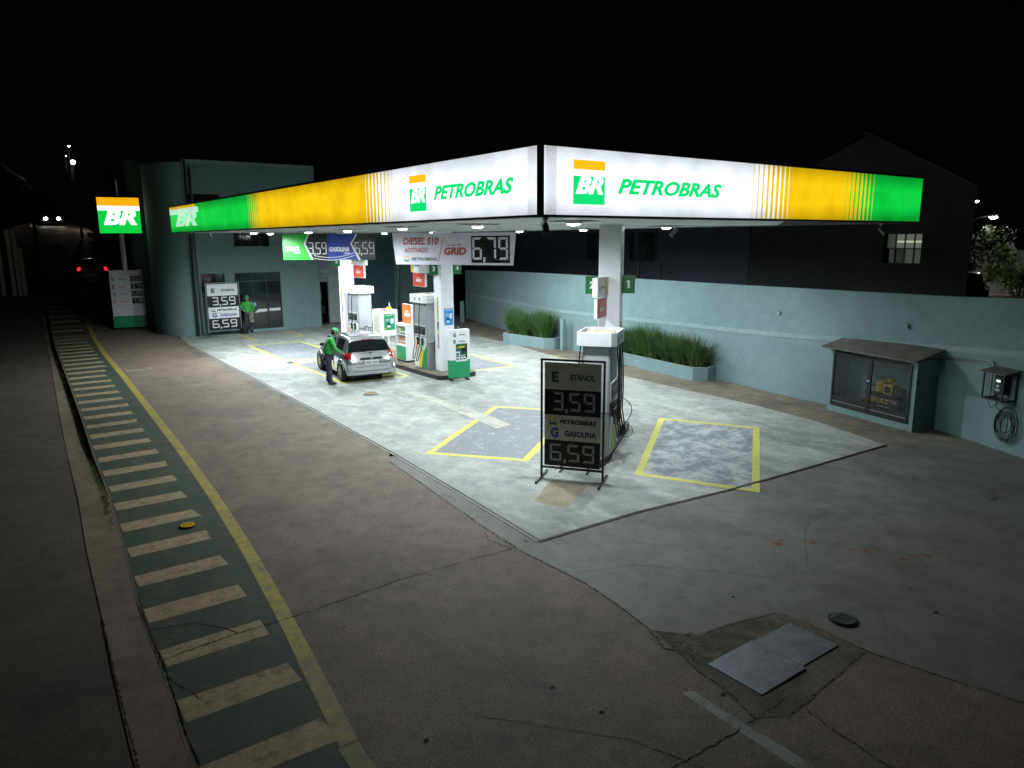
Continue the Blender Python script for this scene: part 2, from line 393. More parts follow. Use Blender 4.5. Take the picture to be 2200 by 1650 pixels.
# ------------------------------------------------------------------ ground
def hill(x, y):
    h = 0.13*max(0, y-37)+.26*sm((y-33)/4)*(1 if y > 37 else 1)
    h = (0.13*(y-35) if y > 37 else .26*sm((y-33)/4)) if y > 33 else 0
    side = 1-sm((x-3)/9)
    return h*side
def lowroad(x, y):      # the carriageway lies a kerb below the forecourt, flush at the near dropped kerb
    return -0.11*sm((y-6)/6)
def road_mesh():
    mb = MB(); xs = [-220, -150, -100, -60]+[-40+2*i for i in range(0, 31)]+[24, 28, 34, 42, 60, 100, 160, 260]
    ys = [-60, -30, -15]+[-8+2*i for i in range(0, 24)]+[40+4*i for i in range(0, 20)]+[130, 160, 220, 320]
    vs = []; fs = []
    for y in ys:
        for x in xs: vs.append((x, y, hill(x, y)+lowroad(x, y)-.012))
    n = len(xs)
    for j in range(len(ys)-1):
        for i in range(n-1): a = j*n+i; fs.append((a, a+1, a+n+1, a+n))
    mb.add(vs, fs, 'road', True)
    return mb
struct(road_mesh().build('road'))

def jag(pts, w=.02, seed=0, step=.09, amp=.02):
    step = step*.45; w = w*.95; amp = amp*.7
    """irregular thin ribbon polygon strips along a line"""
    rnd = random.Random(seed); out = []; P = []
    for (a, b) in zip(pts[:-1], pts[1:]):
        L = math.hypot(b[0]-a[0], b[1]-a[1]); k = max(1, int(L/step))
        for i in range(k): t = i/k; P.append((a[0]+(b[0]-a[0])*t+rnd.uniform(-amp, amp), a[1]+(b[1]-a[1])*t+rnd.uniform(-amp, amp)))
    P.append(pts[-1])
    for i in range(len(P)-1):
        a, b = P[i], P[i+1]; L = math.hypot(b[0]-a[0], b[1]-a[1]) or 1; nx, ny = -(b[1]-a[1])/L, (b[0]-a[0])/L
        wa = w*rnd.uniform(.1, 1.0); wb = w*rnd.uniform(.1, 1.0)
        if rnd.random() < .12: continue
        out.append([(a[0]-nx*wa/2, a[1]-ny*wa/2), (b[0]-nx*wb/2, b[1]-ny*wb/2), (b[0]+nx*wb/2, b[1]+ny*wb/2), (a[0]+nx*wa/2, a[1]+ny*wa/2)])
    return out
DL = [(0, 0), (.20, 2.8), (.38, 5.6), (.47, 8), (.60, 11.3), (.70, 15.7), (.76, 20.3), (.90, 26.6), (1.05, 29.4), (1.3, 31.2)]
DR = [(0, 0), (2.16, -.04), (4.44, -.28), (6.52, -.37), (9.72, -.49)]
SR = [(9.72, -.49), (10.5, 1.7), (10.85, 3.98), (10.95, 6.1), (11.15, 9.4), (11.7, 12.35), (12.2, 15.4), (12.84, 18.6), (13.2, 24), (13.6, 31.2)]
KL = [(-5.75, -9), (-5.67, -2.1), (-5.57, -.37), (-5.53, 1.25), (-5.34, 3.85), (-5.15, 7), (-5.05, 9.64), (-4.80, 14.4), (-4.58, 19.3), (-4.13, 29.5), (-3.39, 43.5), (-1.2, 52), (3, 58)]
YL = [(-4.37, -5), (-4.29, -2.65), (-4.16, -1.3), (-3.98, -.1), (-3.72, 2.4), (-3.48, 5.4), (-3.27, 9), (-3.04, 13.8), (-2.78, 19.4), (-2.48, 27), (-1.95, 36), (-1.45, 43.6), (-.3, 50), (3, 55)]
def Z(x, y): return hill(x, y)
# forecourt: brown concrete between kerb and building, with apron, edge strip, broken patch and cracks in it
mb = MB()
outl = KL[:]
pts_r = [(16, -9), (14, 3), (14.5, 14), (18, 31.4), (18, 34), (1.3, 34), (1.3, 36), (3, 58)]
mb2 = KL+[(3, 58)]
def strip_grid(left, right, z, m, mb, ystep=1.0, side=None):
    """quads between two polylines given as functions of y"""
    def at(pl, y):
        for a, b in zip(pl[:-1], pl[1:]):
            if a[1] <= y <= b[1]: t = (y-a[1])/(b[1]-a[1]); return a[0]+(b[0]-a[0])*t
        return pl[0][0] if y < pl[0][1] else pl[-1][0]
    y0 = max(left[0][1], right[0][1]); y1 = min(left[-1][1], right[-1][1]); n = int((y1-y0)/ystep)+1
    ys = [y0+(y1-y0)*i/n for i in range(n+1)]
    vs = []; fs = []
    for y in ys:
        for x in (at(left, y), at(right, y)): vs.append((x, y, Z(x, y)+z*ZS))
    for i in range(n): a = 2*i; fs.append((a, a+1, a+3, a+2))
    mb.add(vs, fs, m)
strip_grid(KL, [(16, -9), (16, 33), (2, 33.01), (2, 42), (6, 58)], 0, 'fore', mb, 1.0)
CR = [(.05, 5.34), (-.11, 3.71), (-.26, 2.2), (-.40, .84), (-.46, -.14), (-.39, -1.45), (-.48, -2.36), (-.58, -2.93), (-.29, -3.34)]
apron = CR+[(.25, -3.36), (.98, -3.55), (1.08, -3.75), (1.08, -4.74), (1.25, -5.6), (1.6, -7), (2.2, -9), (15.9, -9), (12.3, 2.3), (10.9, 2.3), (9.8, -.6), (6.5, -.45), (4.4, -.36), (2.2, -.12), (-.04, -.08), (.15, 2.4), (.36, 5.9)]
mb.sheet(apron, .004, 'apron')
edge = [(9.78, -.55), (10.56, 1.7), (10.91, 3.98), (11.01, 6.1), (11.21, 9.4), (11.76, 12.35), (12.26, 15.4), (12.9, 18.6), (13.26, 24), (13.66, 31.3), (17.9, 31.3), (17.3, 29), (13.9, 16.2), (13.1, 5.5), (12.68, 3.9), (12.14, -.5), (11.5, -1.9), (11.3, -1.9), (10.9, -.9), (9.9, -1.0)]
mb.sheet(edge, .008, 'strip')
# light edge strip along the left drain
le = [(x-.05, y) for x, y in DL if 5.5 < y < 27.5]; mb.sheet(le+[(x-.42, y) for x, y in le[::-1]], .004, 'strip')
# broken surround of the steel cover
mb.sheet([(-.55, -2.95), (-.18, -3.36), (.3, -3.40), (.98, -3.58), (1.10, -3.78), (1.10, -4.70), (.2, -4.80), (-.71, -4.87), (-.99, -4.70), (-.86, -4.2), (-.77, -3.71)], .008, 'rubble')
# painted worn line, foreground
mb.sheet([(-1.24, -3.98), (-1.12, -4.04), (-1.13, -4.5), (-1.12, -5.3), (-1.1, -6.5), (-1.26, -6.5), (-1.28, -5.3), (-1.26, -4.5)], .004, 'white_worn')
lines = [([(-5.51, -.06), (-5.2, -.02), (-4.71, .02), (-3.91, .01), (-2.39, .13), (-.85, .05), (-.53, .02)], .022), (CR, .03),
         ([(-.53, .02), (-.62, .55), (-.45, .9), (-.35, 1.0)], .02), ([(1.08, -4.72), (1.19, -5.28), (1.43, -6.19), (1.9, -8)], .025),
         ([(-.40, -4.73), (-.53, -5.27), (-.58, -5.79), (-.7, -7)], .022), ([(-.44, -4.70), (-1.16, -4.72), (-2.14, -4.70), (-4, -4.8)], .022),
         ([(-.18, -3.34), (.3, -3.42), (.98, -3.56), (1.09, -3.77), (1.09, -4.72), (.2, -4.82), (-.72, -4.89)], .02),
         ([(-.77, -3.7), (-.85, -4.3), (-1.0, -4.75)], .03), ([(-.6, -2.95), (-.75, -3.3), (-.6, -3.5), (-.68, -3.75)], .035),
         ([(.1, 4.2), (-.6, 4.5), (-1.6, 4.9), (-3.2, 5.3), (-4.0, 5.4)], .012), ([(.42, 8.0), (-.3, 8.2), (-1.1, 8.6), (-2.3, 9.0), (-3.2, 9.1)], .012),
         ([(.35, 8.1), (.05, 10.4), (.3, 12.2), (.6, 13.4)], .012), ([(-.3, -1.2), (.6, -1.5), (1.5, -2.5), (1.9, -3.1)], .012), ([(.5, -.5), (1.2, -1.0), (2.6, -2.5)], .01),
         ([(10.9, 1.0), (11.3, .3), (11.4, -.2)], .012), ([(2.6, -3.0), (3.8, -2.2), (5.2, -1.9)], .01), ([(-5.3, -1.2), (-5.56, -.4), (-5.5, .9), (-5.45, 1.8)], .02),
         ([(-3.2, -3), (-2.2, -4.2), (-1.9, -5)], .012), ([(-2, 2.0), (-1.2, 2.4), (-.4, 2.3)], .008)]
for i, (l, wd) in enumerate(lines):
    for q in jag(l, wd, i, amp=.012 if wd < .02 else .022): mb.sheet(q, .013, 'crack')
rn = random.Random(5)
for i in range(26):                                                # crazed bits around the broken corner
    x, y = -.66+rn.uniform(-.1, .55), -3.30+rn.uniform(-.35, .16)
    a = rn.choice([.1, .3, -.5, 1.7])+rn.uniform(-.3, .3); l = rn.uniform(.06, .20)
    for q in jag([(x, y), (x+l*math.cos(a), y+l*math.sin(a)*.6)], .015, 100+i, .03, .012): mb.sheet(q, .0125, 'crack')
for i in range(46):
    x, y = rn.uniform(-4, 10), rn.uniform(-5.5, 14)
    if 0 < x and y > -.5: continue
    a = rn.uniform(0, 6.3); r_ = rn.uniform(.012, .035)
    mb.sheet([(x+r_*math.cos(t)*rn.uniform(.7, 1.6), y+r_*math.sin(t)) for t in [k*PI/3 for k in range(6)]], .0135, 'crack')
# orange spots sprayed on the apron
M['spray'] = mat('faded_orange_spray', (.24, .09, .04), .9, var=.4, vs=40)
for x, y in [(3.6, -3.1), (3.75, -3.25), (4.3, -3.9), (3.9, -3.75), (2.9, -2.3), (3.05, -2.25), (3.4, -2.6)]:
    r_ = rn.uniform(.04, .09); mb.sheet([(x+r_*math.cos(k*.785)*rn.uniform(.6, 1.3), y+r_*math.sin(k*.785)*rn.uniform(.6, 1.3)) for k in range(8)], .0145, 'spray')
# raised kerb edge to the road
ks = []
for (a, b) in zip(KL[:-1], KL[1:]):
    n = max(1, int((b[1]-a[1])/1.0))
    for i in range(n): t = i/n; ks.append((a[0]+(b[0]-a[0])*t, a[1]+(b[1]-a[1])*t))
vs = []; fs = []
for x, y in ks:
    z = Z(x, y); vs += [(x, y, z), (x-.01, y, z-.3)]
for i in range(len(ks)-1): a = 2*i; fs.append((a, a+1, a+3, a+2)[::-1])
mb.add(vs, fs, 'gutter')
struct(mb.build('forecourt'))

# gutter: tan concrete strip beside the kerb
mb = MB(); gl = [(-6.15, -9), (-6.08, -1.8), (-6.03, -.35), (-5.93, 1.4), (-5.82, 3.98), (-5.66, 6.45), (-5.48, 10.4), (-5.25, 14.8), (-4.95, 20), (-4.5, 28), (-3.9, 40)]
vs = []; fs = []; n = 60
def atx(pl, y):
    for a, b in zip(pl[:-1], pl[1:]):
        if a[1] <= y <= b[1]: t = (y-a[1])/(b[1]-a[1]); return a[0]+(b[0]-a[0])*t
    return pl[-1][0]
for i in range(n+1):
    y = -9+49*i/n
    for x in (atx(gl, y), atx(KL, y)-.004): vs.append((x, y, Z(x, y)+lowroad(x, y)-.002))
for i in range(n): a = 2*i; fs.append((a, a+1, a+3, a+2))
mb.add(vs, fs, 'gutter')
for i, l in enumerate([[(-6.06, y) for y in (-6, -4, -2)]+[(-6.0, 0), (-5.93, 1.4)], [(-5.62, -3.5), (-5.6, -1.5), (-5.53, -.3), (-5.5, 1.5)]]):
    for q in jag(l, .035, 40+i, .05, .012): mb.sheet(q, .004, 'crack')
for k in range(12):
    y = 2.5+k*1.0; x0, x1 = atx(gl, y), atx(KL, y)
    for q in jag([(x0, y), (x1-.05, y+.03)], .016, 60+k, .08, .012):
        mb.add([(a, b, lowroad(a, b)) for a, b in q], [(0, 1, 2, 3)], 'crack')
struct(mb.build('gutter'))

# walkway: green paint with cream bars and a yellow line
mb = MB()
yl_l = [(x-.20, y) for x, y in YL]
strip_grid([(x+.03, y) for x, y in KL], [(-4.62, -9)]+[(x+.02, y) for x, y in yl_l], .004, 'green_walk', mb, .8)
strip_grid([(-4.09-.19, -1.0)]+[(x-.19, y) for x, y in YL if y > -.9], [(-4.09, -1.0)]+[p for p in YL if p[1] > -.9], .0125, 'yellow_d', mb, .8)
strip_grid([(-4.48, -2.65), (-4.29, -1.0)], [(-4.29, -2.65), (-4.09, -1.0)], .0125, 'yellow_f', mb, .8)
mb.sheet([(-4.50, -2.66), (-4.30, -2.66), (-4.38, -4.2), (-4.56, -4.2)], .0125, 'yellow_g')
y = -4.64; k = 0
while y < 50:
    xl = atx(KL, y)+.06; xr = xl+1.18 if y < 22 else xl+1.32; h = .21
    rr = random.Random(k)
    zz = [Z(xl, y-h)+.003, Z(xr, y-h)+.003, Z(xr, y+h)+.003, Z(xl, y+h)+.003]
    mb.add([(xl, y-h+rr.uniform(-.02, .02), zz[0]), (xr+rr.uniform(-.04, .04), y-h, zz[1]), (xr+rr.uniform(-.04, .04), y+h, zz[2]), (xl, y+h+rr.uniform(-.02, .02), zz[3])], [(0, 1, 2, 3)], 'cream')
    y += 1.155 if y < 30 else 1.35; k += 1
for i, l in enumerate([[(-5.51, -.06), (-4.71, .02), (-3.91, .01)], [(-5.5, .75), (-5.0, .6), (-4.75, .25), (-4.65, .02)]]):
    for q in jag(l, .022, i+9, amp=.015): mb.sheet(q, .0155, 'crack')
struct(mb.build('walkway'))

# slab under the canopy
mb = MB()
mb.sheet(DL[::-1]+DR[1:]+SR[1:], .0155, 'slab')
def ring(pts, wd, z, m):
    n = len(pts); c = (sum(p[0] for p in pts)/n, sum(p[1] for p in pts)/n)
    inn = []
    for i in range(n):
        a = Vector(pts[i-1]); b = Vector(pts[i]); c_ = Vector(pts[(i+1) % n])
        e1 = (b-a).normalized(); e2 = (c_-b).normalized(); n1 = Vector((-e1.y, e1.x)); n2 = Vector((-e2.y, e2.x))
        if n1.dot(Vector(c)-b) < 0: n1 = -n1
        if n2.dot(Vector(c)-b) < 0: n2 = -n2
        bis = (n1+n2).normalized(); inn.append(tuple(b+bis*wd/max(.4, bis.dot(n1))))
    for i in range(n):
        mb.sheet([pts[i], pts[(i+1) % n], inn[(i+1) % n], inn[i]], z, m)
    return inn
def bay(pts, m, wd=.13):
    inn = ring(pts, wd, .0235, 'yellow'); mb.sheet(inn, .0195, m)
bay([(.93, 5.33), (2.41, 3.47), (6.35, 6.42), (4.87, 8.28)], 'greypaint', .16)
bay([(3.59, 1.47), (4.68, -.71), (8.79, 2.24), (7.56, 4.47)], 'greypaint_w', .15)
bay([(2.80, 14.0), (5.25, 14.0), (5.3, 19.1), (2.85, 19.1)], 'greypaint', .13)
bay([(2.85, 19.9), (5.4, 19.7), (5.45, 25.0), (2.95, 25.2)], 'greypaint', .13)
bay([(7.3, 13.5), (9.4, 13.35), (9.6, 17.1), (7.45, 17.3)], 'greypaint', .12)
for a, b in [((3.88, 29.7), (3.84, 26.7)), ((6.29, 29.9), (6.21, 27.0))]:
    mb.sheet([(a[0]-.07, a[1]), (a[0]+.07, a[1]), (b[0]+.07, b[1]), (b[0]-.07, b[1])], .0235, 'yellow')
for pl in [[(11.6, 15.0), (12.1, 14.74)], [(12.1, 14.74), (11.9, 13.4)]]:
    (a, b), (c, d) = pl; mb.sheet([(a, b), (c, d), (c+.08, d-.1), (a+.05, b-.12)], .0235, 'yellow_d')
mb.sheet([(3.75, 11.7), (4.05, 11.6), (4.12, 10.0), (4.12, 8.0), (4.02, 6.24), (3.46, 6.15), (3.55, 7.2), (3.72, 9.5)], .0275, 'slab_light')
mb.sheet([(1.02, 1.46), (1.28, .85), (2.35, 1.50), (2.05, 2.25)], .0195, 'slab_old')
mb.sheet([(4.3, 4.0), (4.9, 4.2), (5.6, 4.9), (4.7, 4.8)], .0315, 'slab_light')
for i, (l, wd) in enumerate([([(.3, 5.4), (1.2, 5.5), (2.3, 5.7), (3.5, 6.1)], .012), ([(3.46, 6.15), (3.72, 9.5), (3.75, 11.7)], .008), ([(4.02, 6.24), (4.12, 10)], .008), ([(3.4, 6.1), (4.1, 6.3)], .014),
                             ([(1.1, 14.6), (3.2, 14.0), (6, 13.6)], .006), ([(7.2, 4.4), (8.6, 4.7), (10.85, 5.0)], .009), ([(2.6, .7), (3.0, .2), (3.3, -.1)], .006), ([(1.2, 26.0), (4, 26.2), (9, 26.5)], .008), ([(1.0, 8.8), (2.1, 10.0)], .006)]):
    for q in jag(l, wd, 200+i, .12, .01): mb.sheet(q, .0345, 'crack')
struct(mb.build('slab'))

# drain slot round the slab
mb = MB()
def slot(pl, wd, z, m, off=0):
    for a, b in zip(pl[:-1], pl[1:]):
        d = Vector((b[0]-a[0], b[1]-a[1])).normalized(); n = Vector((-d.y, d.x))
        A = Vector(a)+n*off-d*.01; B = Vector(b)+n*off+d*.01
        mb.sheet([tuple(A-n*wd/2), tuple(B-n*wd/2), tuple(B+n*wd/2), tuple(A+n*wd/2)], z, m)
slot(DL, .060, .0385, 'slot'); slot(DR, .062, .0425, 'slot')
M['rim'] = mat('pale_drain_rim', (.50, .52, .50), .6)
slot(DL[:9], .02, .0465, 'rim', .045)
struct(mb.build('drain_slot'))

# ------------------------------------------------------------------ perimeter wall
wt = [((8.0, -8.6), 3.60), ((10.25, -4.3), 3.46), ((11.05, -2.78), 3.40), ((11.62, -1.6), 3.34), ((12.03, -.6), 3.29), ((12.30, .5), 3.27), ((12.50, 2.0), 3.25), ((12.64, 3.88), 3.24), ((13.05, 6.2), 3.21), ((13.75, 16.0), 3.20), ((15.6, 22.8), 3.05), ((17.4, 29.4), 2.86)]
t_wall = thing('perimeter_wall', 'long pale teal rendered wall with a lighter raised band', 'wall', (13, 4, 0))
mb = MB(); mb.M = Matrix.Translation((-13, -4, 0))
TH = .18
def off(i, d):
    p = Vector(wt[i][0]); a = Vector(wt[max(0, i-1)][0]); b = Vector(wt[min(len(wt)-1, i+1)][0]); e = (b-a).normalized(); return p+Vector((e.y, -e.x))*d
n = len(wt)
vs = []
for i in range(n):
    f_ = off(i, 0); k_ = off(i, TH); zt = wt[i][1]
    vs += [(f_.x, f_.y, -.1), (f_.x, f_.y, zt), (k_.x, k_.y, zt), (k_.x, k_.y, -.1)]
fs = []
for i in range(n-1):
    a = 4*i; b = a+4
    for j in range(3): fs.append((a+j, a+j+1, b+j+1, b+j)[::-1])
fs += [(0, 1, 2, 3), tuple(4*(n-1)+k for k in (3, 2, 1, 0))]
mb.add(vs, fs, 'teal')
vs = []
for i in range(n): f_ = off(i, -.004); vs += [(f_.x, f_.y, -.1), (f_.x, f_.y, wt[i][1]-.002)]
mb.add(vs, [(2*i, 2*i+2, 2*i+3, 2*i+1)[::-1] for i in range(n-1)], 'teal', True); mb.build('wall_body', t_wall)
mb = MB(); mb.M = Matrix.Translation((-13, -4, 0)); vs = []; fs = []
bz = [2.60, 2.32, 2.23, 2.13, 2.05, 1.98, 1.91, 1.84, 1.74, 1.60, 1.52, 1.45]
for i in range(n):
    f_ = off(i, -.022); g_ = off(i, .001)
    vs += [(g_.x, g_.y, bz[i]-.07), (f_.x, f_.y, bz[i]-.07), (f_.x, f_.y, bz[i]+.07), (g_.x, g_.y, bz[i]+.07)]
for i in range(n-1):
    a = 4*i; b = a+4
    for j in range(3): fs.append((a+j, b+j, b+j+1, a+j+1)[::-1])
mb.add(vs, fs, 'teal_b'); mb.build('band', t_wall)
for (x, y, z) in [(12.70, 4.55, 2.46), (12.22, .54, 2.47), (13.25, 9.2, 2.35), (13.5, 12.5, 2.4), (15.0, 20.6, 2.3)]:
    mb = MB(); mb.M = Matrix.Translation((-13, -4, 0)); mb.cyl((x+.06, y, z), (x-.012, y-.003, z), .06, 'teal_b', 14); mb.build('round_cap', t_wall)
for (x, y, h, lb) in [(13.35, 15.35, 1.35, 'short square teal post at the corner of the far planter'), (15.75, 27.2, 1.22, 'short square teal post beyond the white column marked three')]:
    mb = MB(); mb.box(-.09, .09, -.09, .09, 0, h, 'teal', .01); o = mb.build('bollard_post', loc=(x, y, 0)); tag(o, lb, 'post', 'teal posts by the perimeter wall')

# ------------------------------------------------------------------ station building
B = thing('station_building', 'two-storey grey-teal station shop with rounded corner tower and glass door', 'building', (4, 31, 0))
T = Matrix.Translation((-4, -31, 0))
def wall_with_holes(x0, x1, z0, z1, yf, th, holes, m, parent, name='wall'):
    mb = MB(); mb.M = T
    xs = sorted(set([x0, x1]+[h[0] for h in holes]+[h[1] for h in holes])); zs = sorted(set([z0, z1]+[h[2] for h in holes]+[h[3] for h in holes]))
    for i in range(len(xs)-1):
        for j in range(len(zs)-1):
            cx_, cz_ = (xs[i]+xs[i+1])/2, (zs[j]+zs[j+1])/2
            if any(h[0] < cx_ < h[1] and h[2] < cz_ < h[3] for h in holes): continue
            mb.add([(xs[i], yf, zs[j]), (xs[i+1], yf, zs[j]), (xs[i+1], yf, zs[j+1]), (xs[i], yf, zs[j+1])], [(0, 1, 2, 3)], m)
    for h in holes:
        a, b, c, d = h
        mb.add([(a, yf, c), (b, yf, c), (b, yf, d), (a, yf, d), (a, yf+th, c), (b, yf+th, c), (b, yf+th, d), (a, yf+th, d)],
               [(0, 4, 5, 1), (1, 5, 6, 2), (2, 6, 7, 3), (3, 7, 4, 0)], m)
    mb.add([(x0, yf, z1), (x1, yf, z1), (x1, yf+.25, z1), (x0, yf+.25, z1)], [(0, 1, 2, 3)], m)
    return mb.build(name, parent)
YF = 30.42
holes = [(4.08, 6.45, .13, 3.07), (2.45, 3.6, 0.0, 3.07), (4.2, 6.0, 4.4, 5.25), (2.1, 3.66, 6.1, 6.96)]
wall_with_holes(2.0, 8.6, -.05, 8.56, YF, .25, holes, 'teal_bld', B)
mb = MB(); mb.M = T
mb.add([(8.6, YF, -.05), (8.6, 40, -.05), (8.6, 40, 8.56), (8.6, YF, 8.56)], [(0, 1, 2, 3)], 'teal_bld')
mb.add([(2.0, YF, 8.5), (8.6, YF, 8.5), (8.6, 40, 8.5), (2.0, 40, 8.5)], [(0, 1, 2, 3)], 'roof_d')
mb.build('side_wall', B)
# rounded corner tower: convex corner, hollow flank, bulging end
prof = [(2.0, YF-.005)]
for k in range(1, 15): a = PI/2*k/14; prof.append((2.0-1.35*math.sin(a), YF-.005+2.2*(1-math.cos(a))))
prof += [(.66, 33.1), (.80, 33.7), (1.05, 34.2), (1.1, 34.6)]
for k in range(0, 9): a = PI/2*k/8; prof.append((.95-.72*math.sin(a), 34.7+.8*(1-math.cos(a))))
prof += [(.23, 42), (8, 42)]
mb = MB(); mb.M = T; k = len(prof)
zt = [8.56 if i < 1 else 8.35 for i in range(k)]
zt = []
for (x, y) in prof: zt.append(8.40 if y < 33 else 8.40+.40*sm((y-33.2)/1.5))
vs = [(x, y, -.05) for x, y in prof]+[(x, y, z) for (x, y), z in zip(prof, zt)]
mb.add(vs, [(i, i+1, k+i+1, k+i)[::-1] for i in range(k-1)], 'teal_bld', True)
mb.add([(x, y, z-.1) for (x, y), z in zip(prof, zt)], [tuple(range(k))[::-1]], 'roof_d')
mb.build('corner_tower', B)
mb = MB(); mb.M = T
mb.box(2.02, 8.58, YF-.012, YF+.01, 4.22, 4.26, 'frame_g'); mb.build('floor_band', B)
mb = MB(); mb.M = T; mb.box(2.02, 8.58, YF-.03, YF+.01, 8.40, 8.56, 'teal_b'); mb.build('cornice', B)
def window(x0, x1, z0, z1, nx, nz, yf=YF, fm='frame_d', gm='glassD', parent=B, TT=T):
    mb = MB(); mb.M = TT; t = .035
    for i in range(nx+1): x = x0+(x1-x0)*i/nx; mb.box(x-t/2, x+t/2, yf+.10, yf+.15, z0, z1, fm)
    for j in range(nz+1): z = z0+(z1-z0)*j/nz; mb.box(x0, x1, yf+.103, yf+.147, z-t/2, z+t/2, fm)
    f = mb.build('window', parent)
    mb = MB(); mb.M = TT; 
    if gm != 'winlit': mb.rect(x0, x1, z0, z1, yf+.128, gm)
    else:
        for i in range(nx):
            for j in range(nz): mb.rect(x0+(x1-x0)*i/nx, x0+(x1-x0)*(i+1)/nx, z0+(z1-z0)*j/nz, z0+(z1-z0)*(j+1)/nz, yf+.128, 'winlit' if (j == 1 and i > 0) else ('windim' if i > 1 or j == 1 else 'glassD'))
    mb.build('pane', f); return f
window(4.2, 6.0, 4.4, 5.25, 4, 1); window(2.1, 3.66, 6.1, 6.96, 2, 1)
# shop door: transom, sliding panes, white push bars and a blue sticker
mb = MB(); mb.M = T
for x in (4.08, 4.98, 5.72, 6.45): mb.box(x-.025, x+.025, YF+.06, YF+.11, .13, 3.07, 'frame_d')
for z in (.15, 2.62, 3.05): mb.box(4.08, 6.45, YF+.062, YF+.108, z-.025, z+.025, 'frame_d')
d = mb.build('shop_door', B)
mb = MB(); mb.M = T; mb.rect(4.08, 6.45, .13, 3.07, YF+.085, 'glassD'); mb.build('pane', d)
mb = MB(); mb.M = T; mb.poly([(4.98, .98), (5.68, 1.02), (5.70, 1.16), (5.22, 1.16)], YF+.05, 'white_v'); mb.rect(5.76, 6.36, 1.03, 1.17, YF+.05, 'white_v'); mb.box(5.66, 5.70, YF+.03, YF+.05, .95, 1.3, 'black'); mb.build('door_handle', d)
mb = MB(); mb.M = T; mb.rect(4.92, 5.12, 1.30, 1.54, YF+.05, 'disabled_blue'); mb.rect(4.99, 5.05, 1.36, 1.48, YF+.046, 'white_v'); mb.build('sticker', d)
mb = MB(); mb.M = T; mb.box(4.0, 6.5, YF-.10, YF+.3, -.02, .13, 'teal_bld', .01); mb.build('door_step', B)
# side door with transom
mb = MB(); mb.M = T
mb.rect(2.45, 3.6, 2.5, 3.07, YF+.12, 'glassD'); mb.rect(2.62, 3.6, 0, 2.45, YF+.16, 'teal_bld'); mb.box(2.45, 3.6, YF+.08, YF+.14, 2.44, 2.5, 'frame_d'); mb.box(3.2, 3.24, YF+.08, YF+.14, 2.5, 3.07, 'frame_d')
mb.box(2.45, 2.62, YF+.02, YF+.10, 0, 2.15, 'teal_bld')
mb.build('side_door', B)
mb = MB(); mb.tube([(2.32, 30.30, 0.02), (2.32, 30.30, 5.2), (2.32, 30.32, 8.2)], .055, 'frame_g', 8)
for z in (1.2, 2.8, 4.3, 6): mb.box(2.25, 2.39, 30.28, YF, z, z+.04, 'frame_g')
tag(mb.build('downpipe'), 'tall grey downpipe running up the front of the station shop', 'pipe')
mb = MB(); mb.cyl((0, 0, 0), (0, 0, 10.1), .075, 'frame_d', 10, .05)
tag(mb.build('utility_pole', loc=(2.08, 30.2, 0)), 'thin dark pole rising above the shop roof at its rounded corner', 'pole')
# letterboxes / meter boxes on the tower flank
mb = MB()
for k in range(3): mb.box(-.03, .0, -.12+.0, .12, 1.5+k*.33, 1.76+k*.33, 'frame_g', .006)
tag(mb.build('meter_boxes', loc=(.64, 32.9, 0)), 'small grey meter boxes stacked on the rounded tower wall', 'meter boxes')

# warehouse with roller shutters
W_ = thing('warehouse', 'low dark warehouse with roller shutters behind the pumps', 'building', (12, 32, 0))
T2 = Matrix.Translation((-12, -32, 0))
YS = 31.55
T = T2
wall_with_holes(8.61, 17.9, -.05, 6.2, YS, .3, [(8.75, 13.75, 0, 4.9)], 'teal_bld', W_)
mb = MB(); mb.M = T2
mb.add([(17.9, YS, -.05), (17.9, 45, -.05), (17.9, 45, 6.2), (17.9, YS, 6.2)], [(0, 1, 2, 3)], 'dark_wall'); mb.add([(8.61, YS, 6.15), (17.9, YS, 6.15), (17.9, 45, 6.15), (8.61, 45, 6.15)], [(0, 1, 2, 3)], 'roof_d')
mb.build('roof', W_)
def shutter(x0, x1, m, hole=None):
    mb = MB(); mb.M = T2; z = 0; h = .095
    while z < 4.9:
        segs = [(x0, x1)]
        if hole and hole[2] <= z+h/2 < hole[3]: segs = [(x0, hole[0]), (hole[1], x1)]
        for a, b in segs:
            if b-a < .02: continue
            mb.add([(a, YS+.12, z), (b, YS+.12, z), (b, YS+.085, z+h*.55), (a, YS+.085, z+h*.55), (b, YS+.12, z+h), (a, YS+.12, z+h)], [(0, 1, 2, 3), (3, 2, 4, 5)], m)
        z += h
    return mb.build('roller_shutter', W_)
shutter(8.75, 10.6, 'shut', (8.85, 9.55, 0, 2.35)); shutter(10.66, 13.75, 'shutD')
mb = MB(); mb.M = T2
mb.box(8.83, 8.88, YS+.04, YS+.12, 0, 2.35, 'frame_g'); mb.box(9.52, 9.57, YS+.04, YS+.12, 0, 2.62, 'frame_g'); mb.box(10.6, 10.66, YS+.03, YS+.14, 0, 4.9, 'frame_g')
mb.rect(8.85, 9.55, 0, 2.45, YS+.9, 'blackp'); mb.box(8.9, 9.3, YS+.5, YS+.7, 1.3, 1.9, 'frame_g'); mb.box(8.95, 9.5, YS+.45, YS+.8, .55, 1.0, 'frame_d')
mb.build('shutter_doorway', W_)
mb = MB(); mb.tube([(13.95, 31.45, 0), (13.95, 31.45, 5.6)], .06, 'steel', 8); tag(mb.build('vent_pipe'), 'steel vent pipe beside the dark roller shutter', 'pipe')

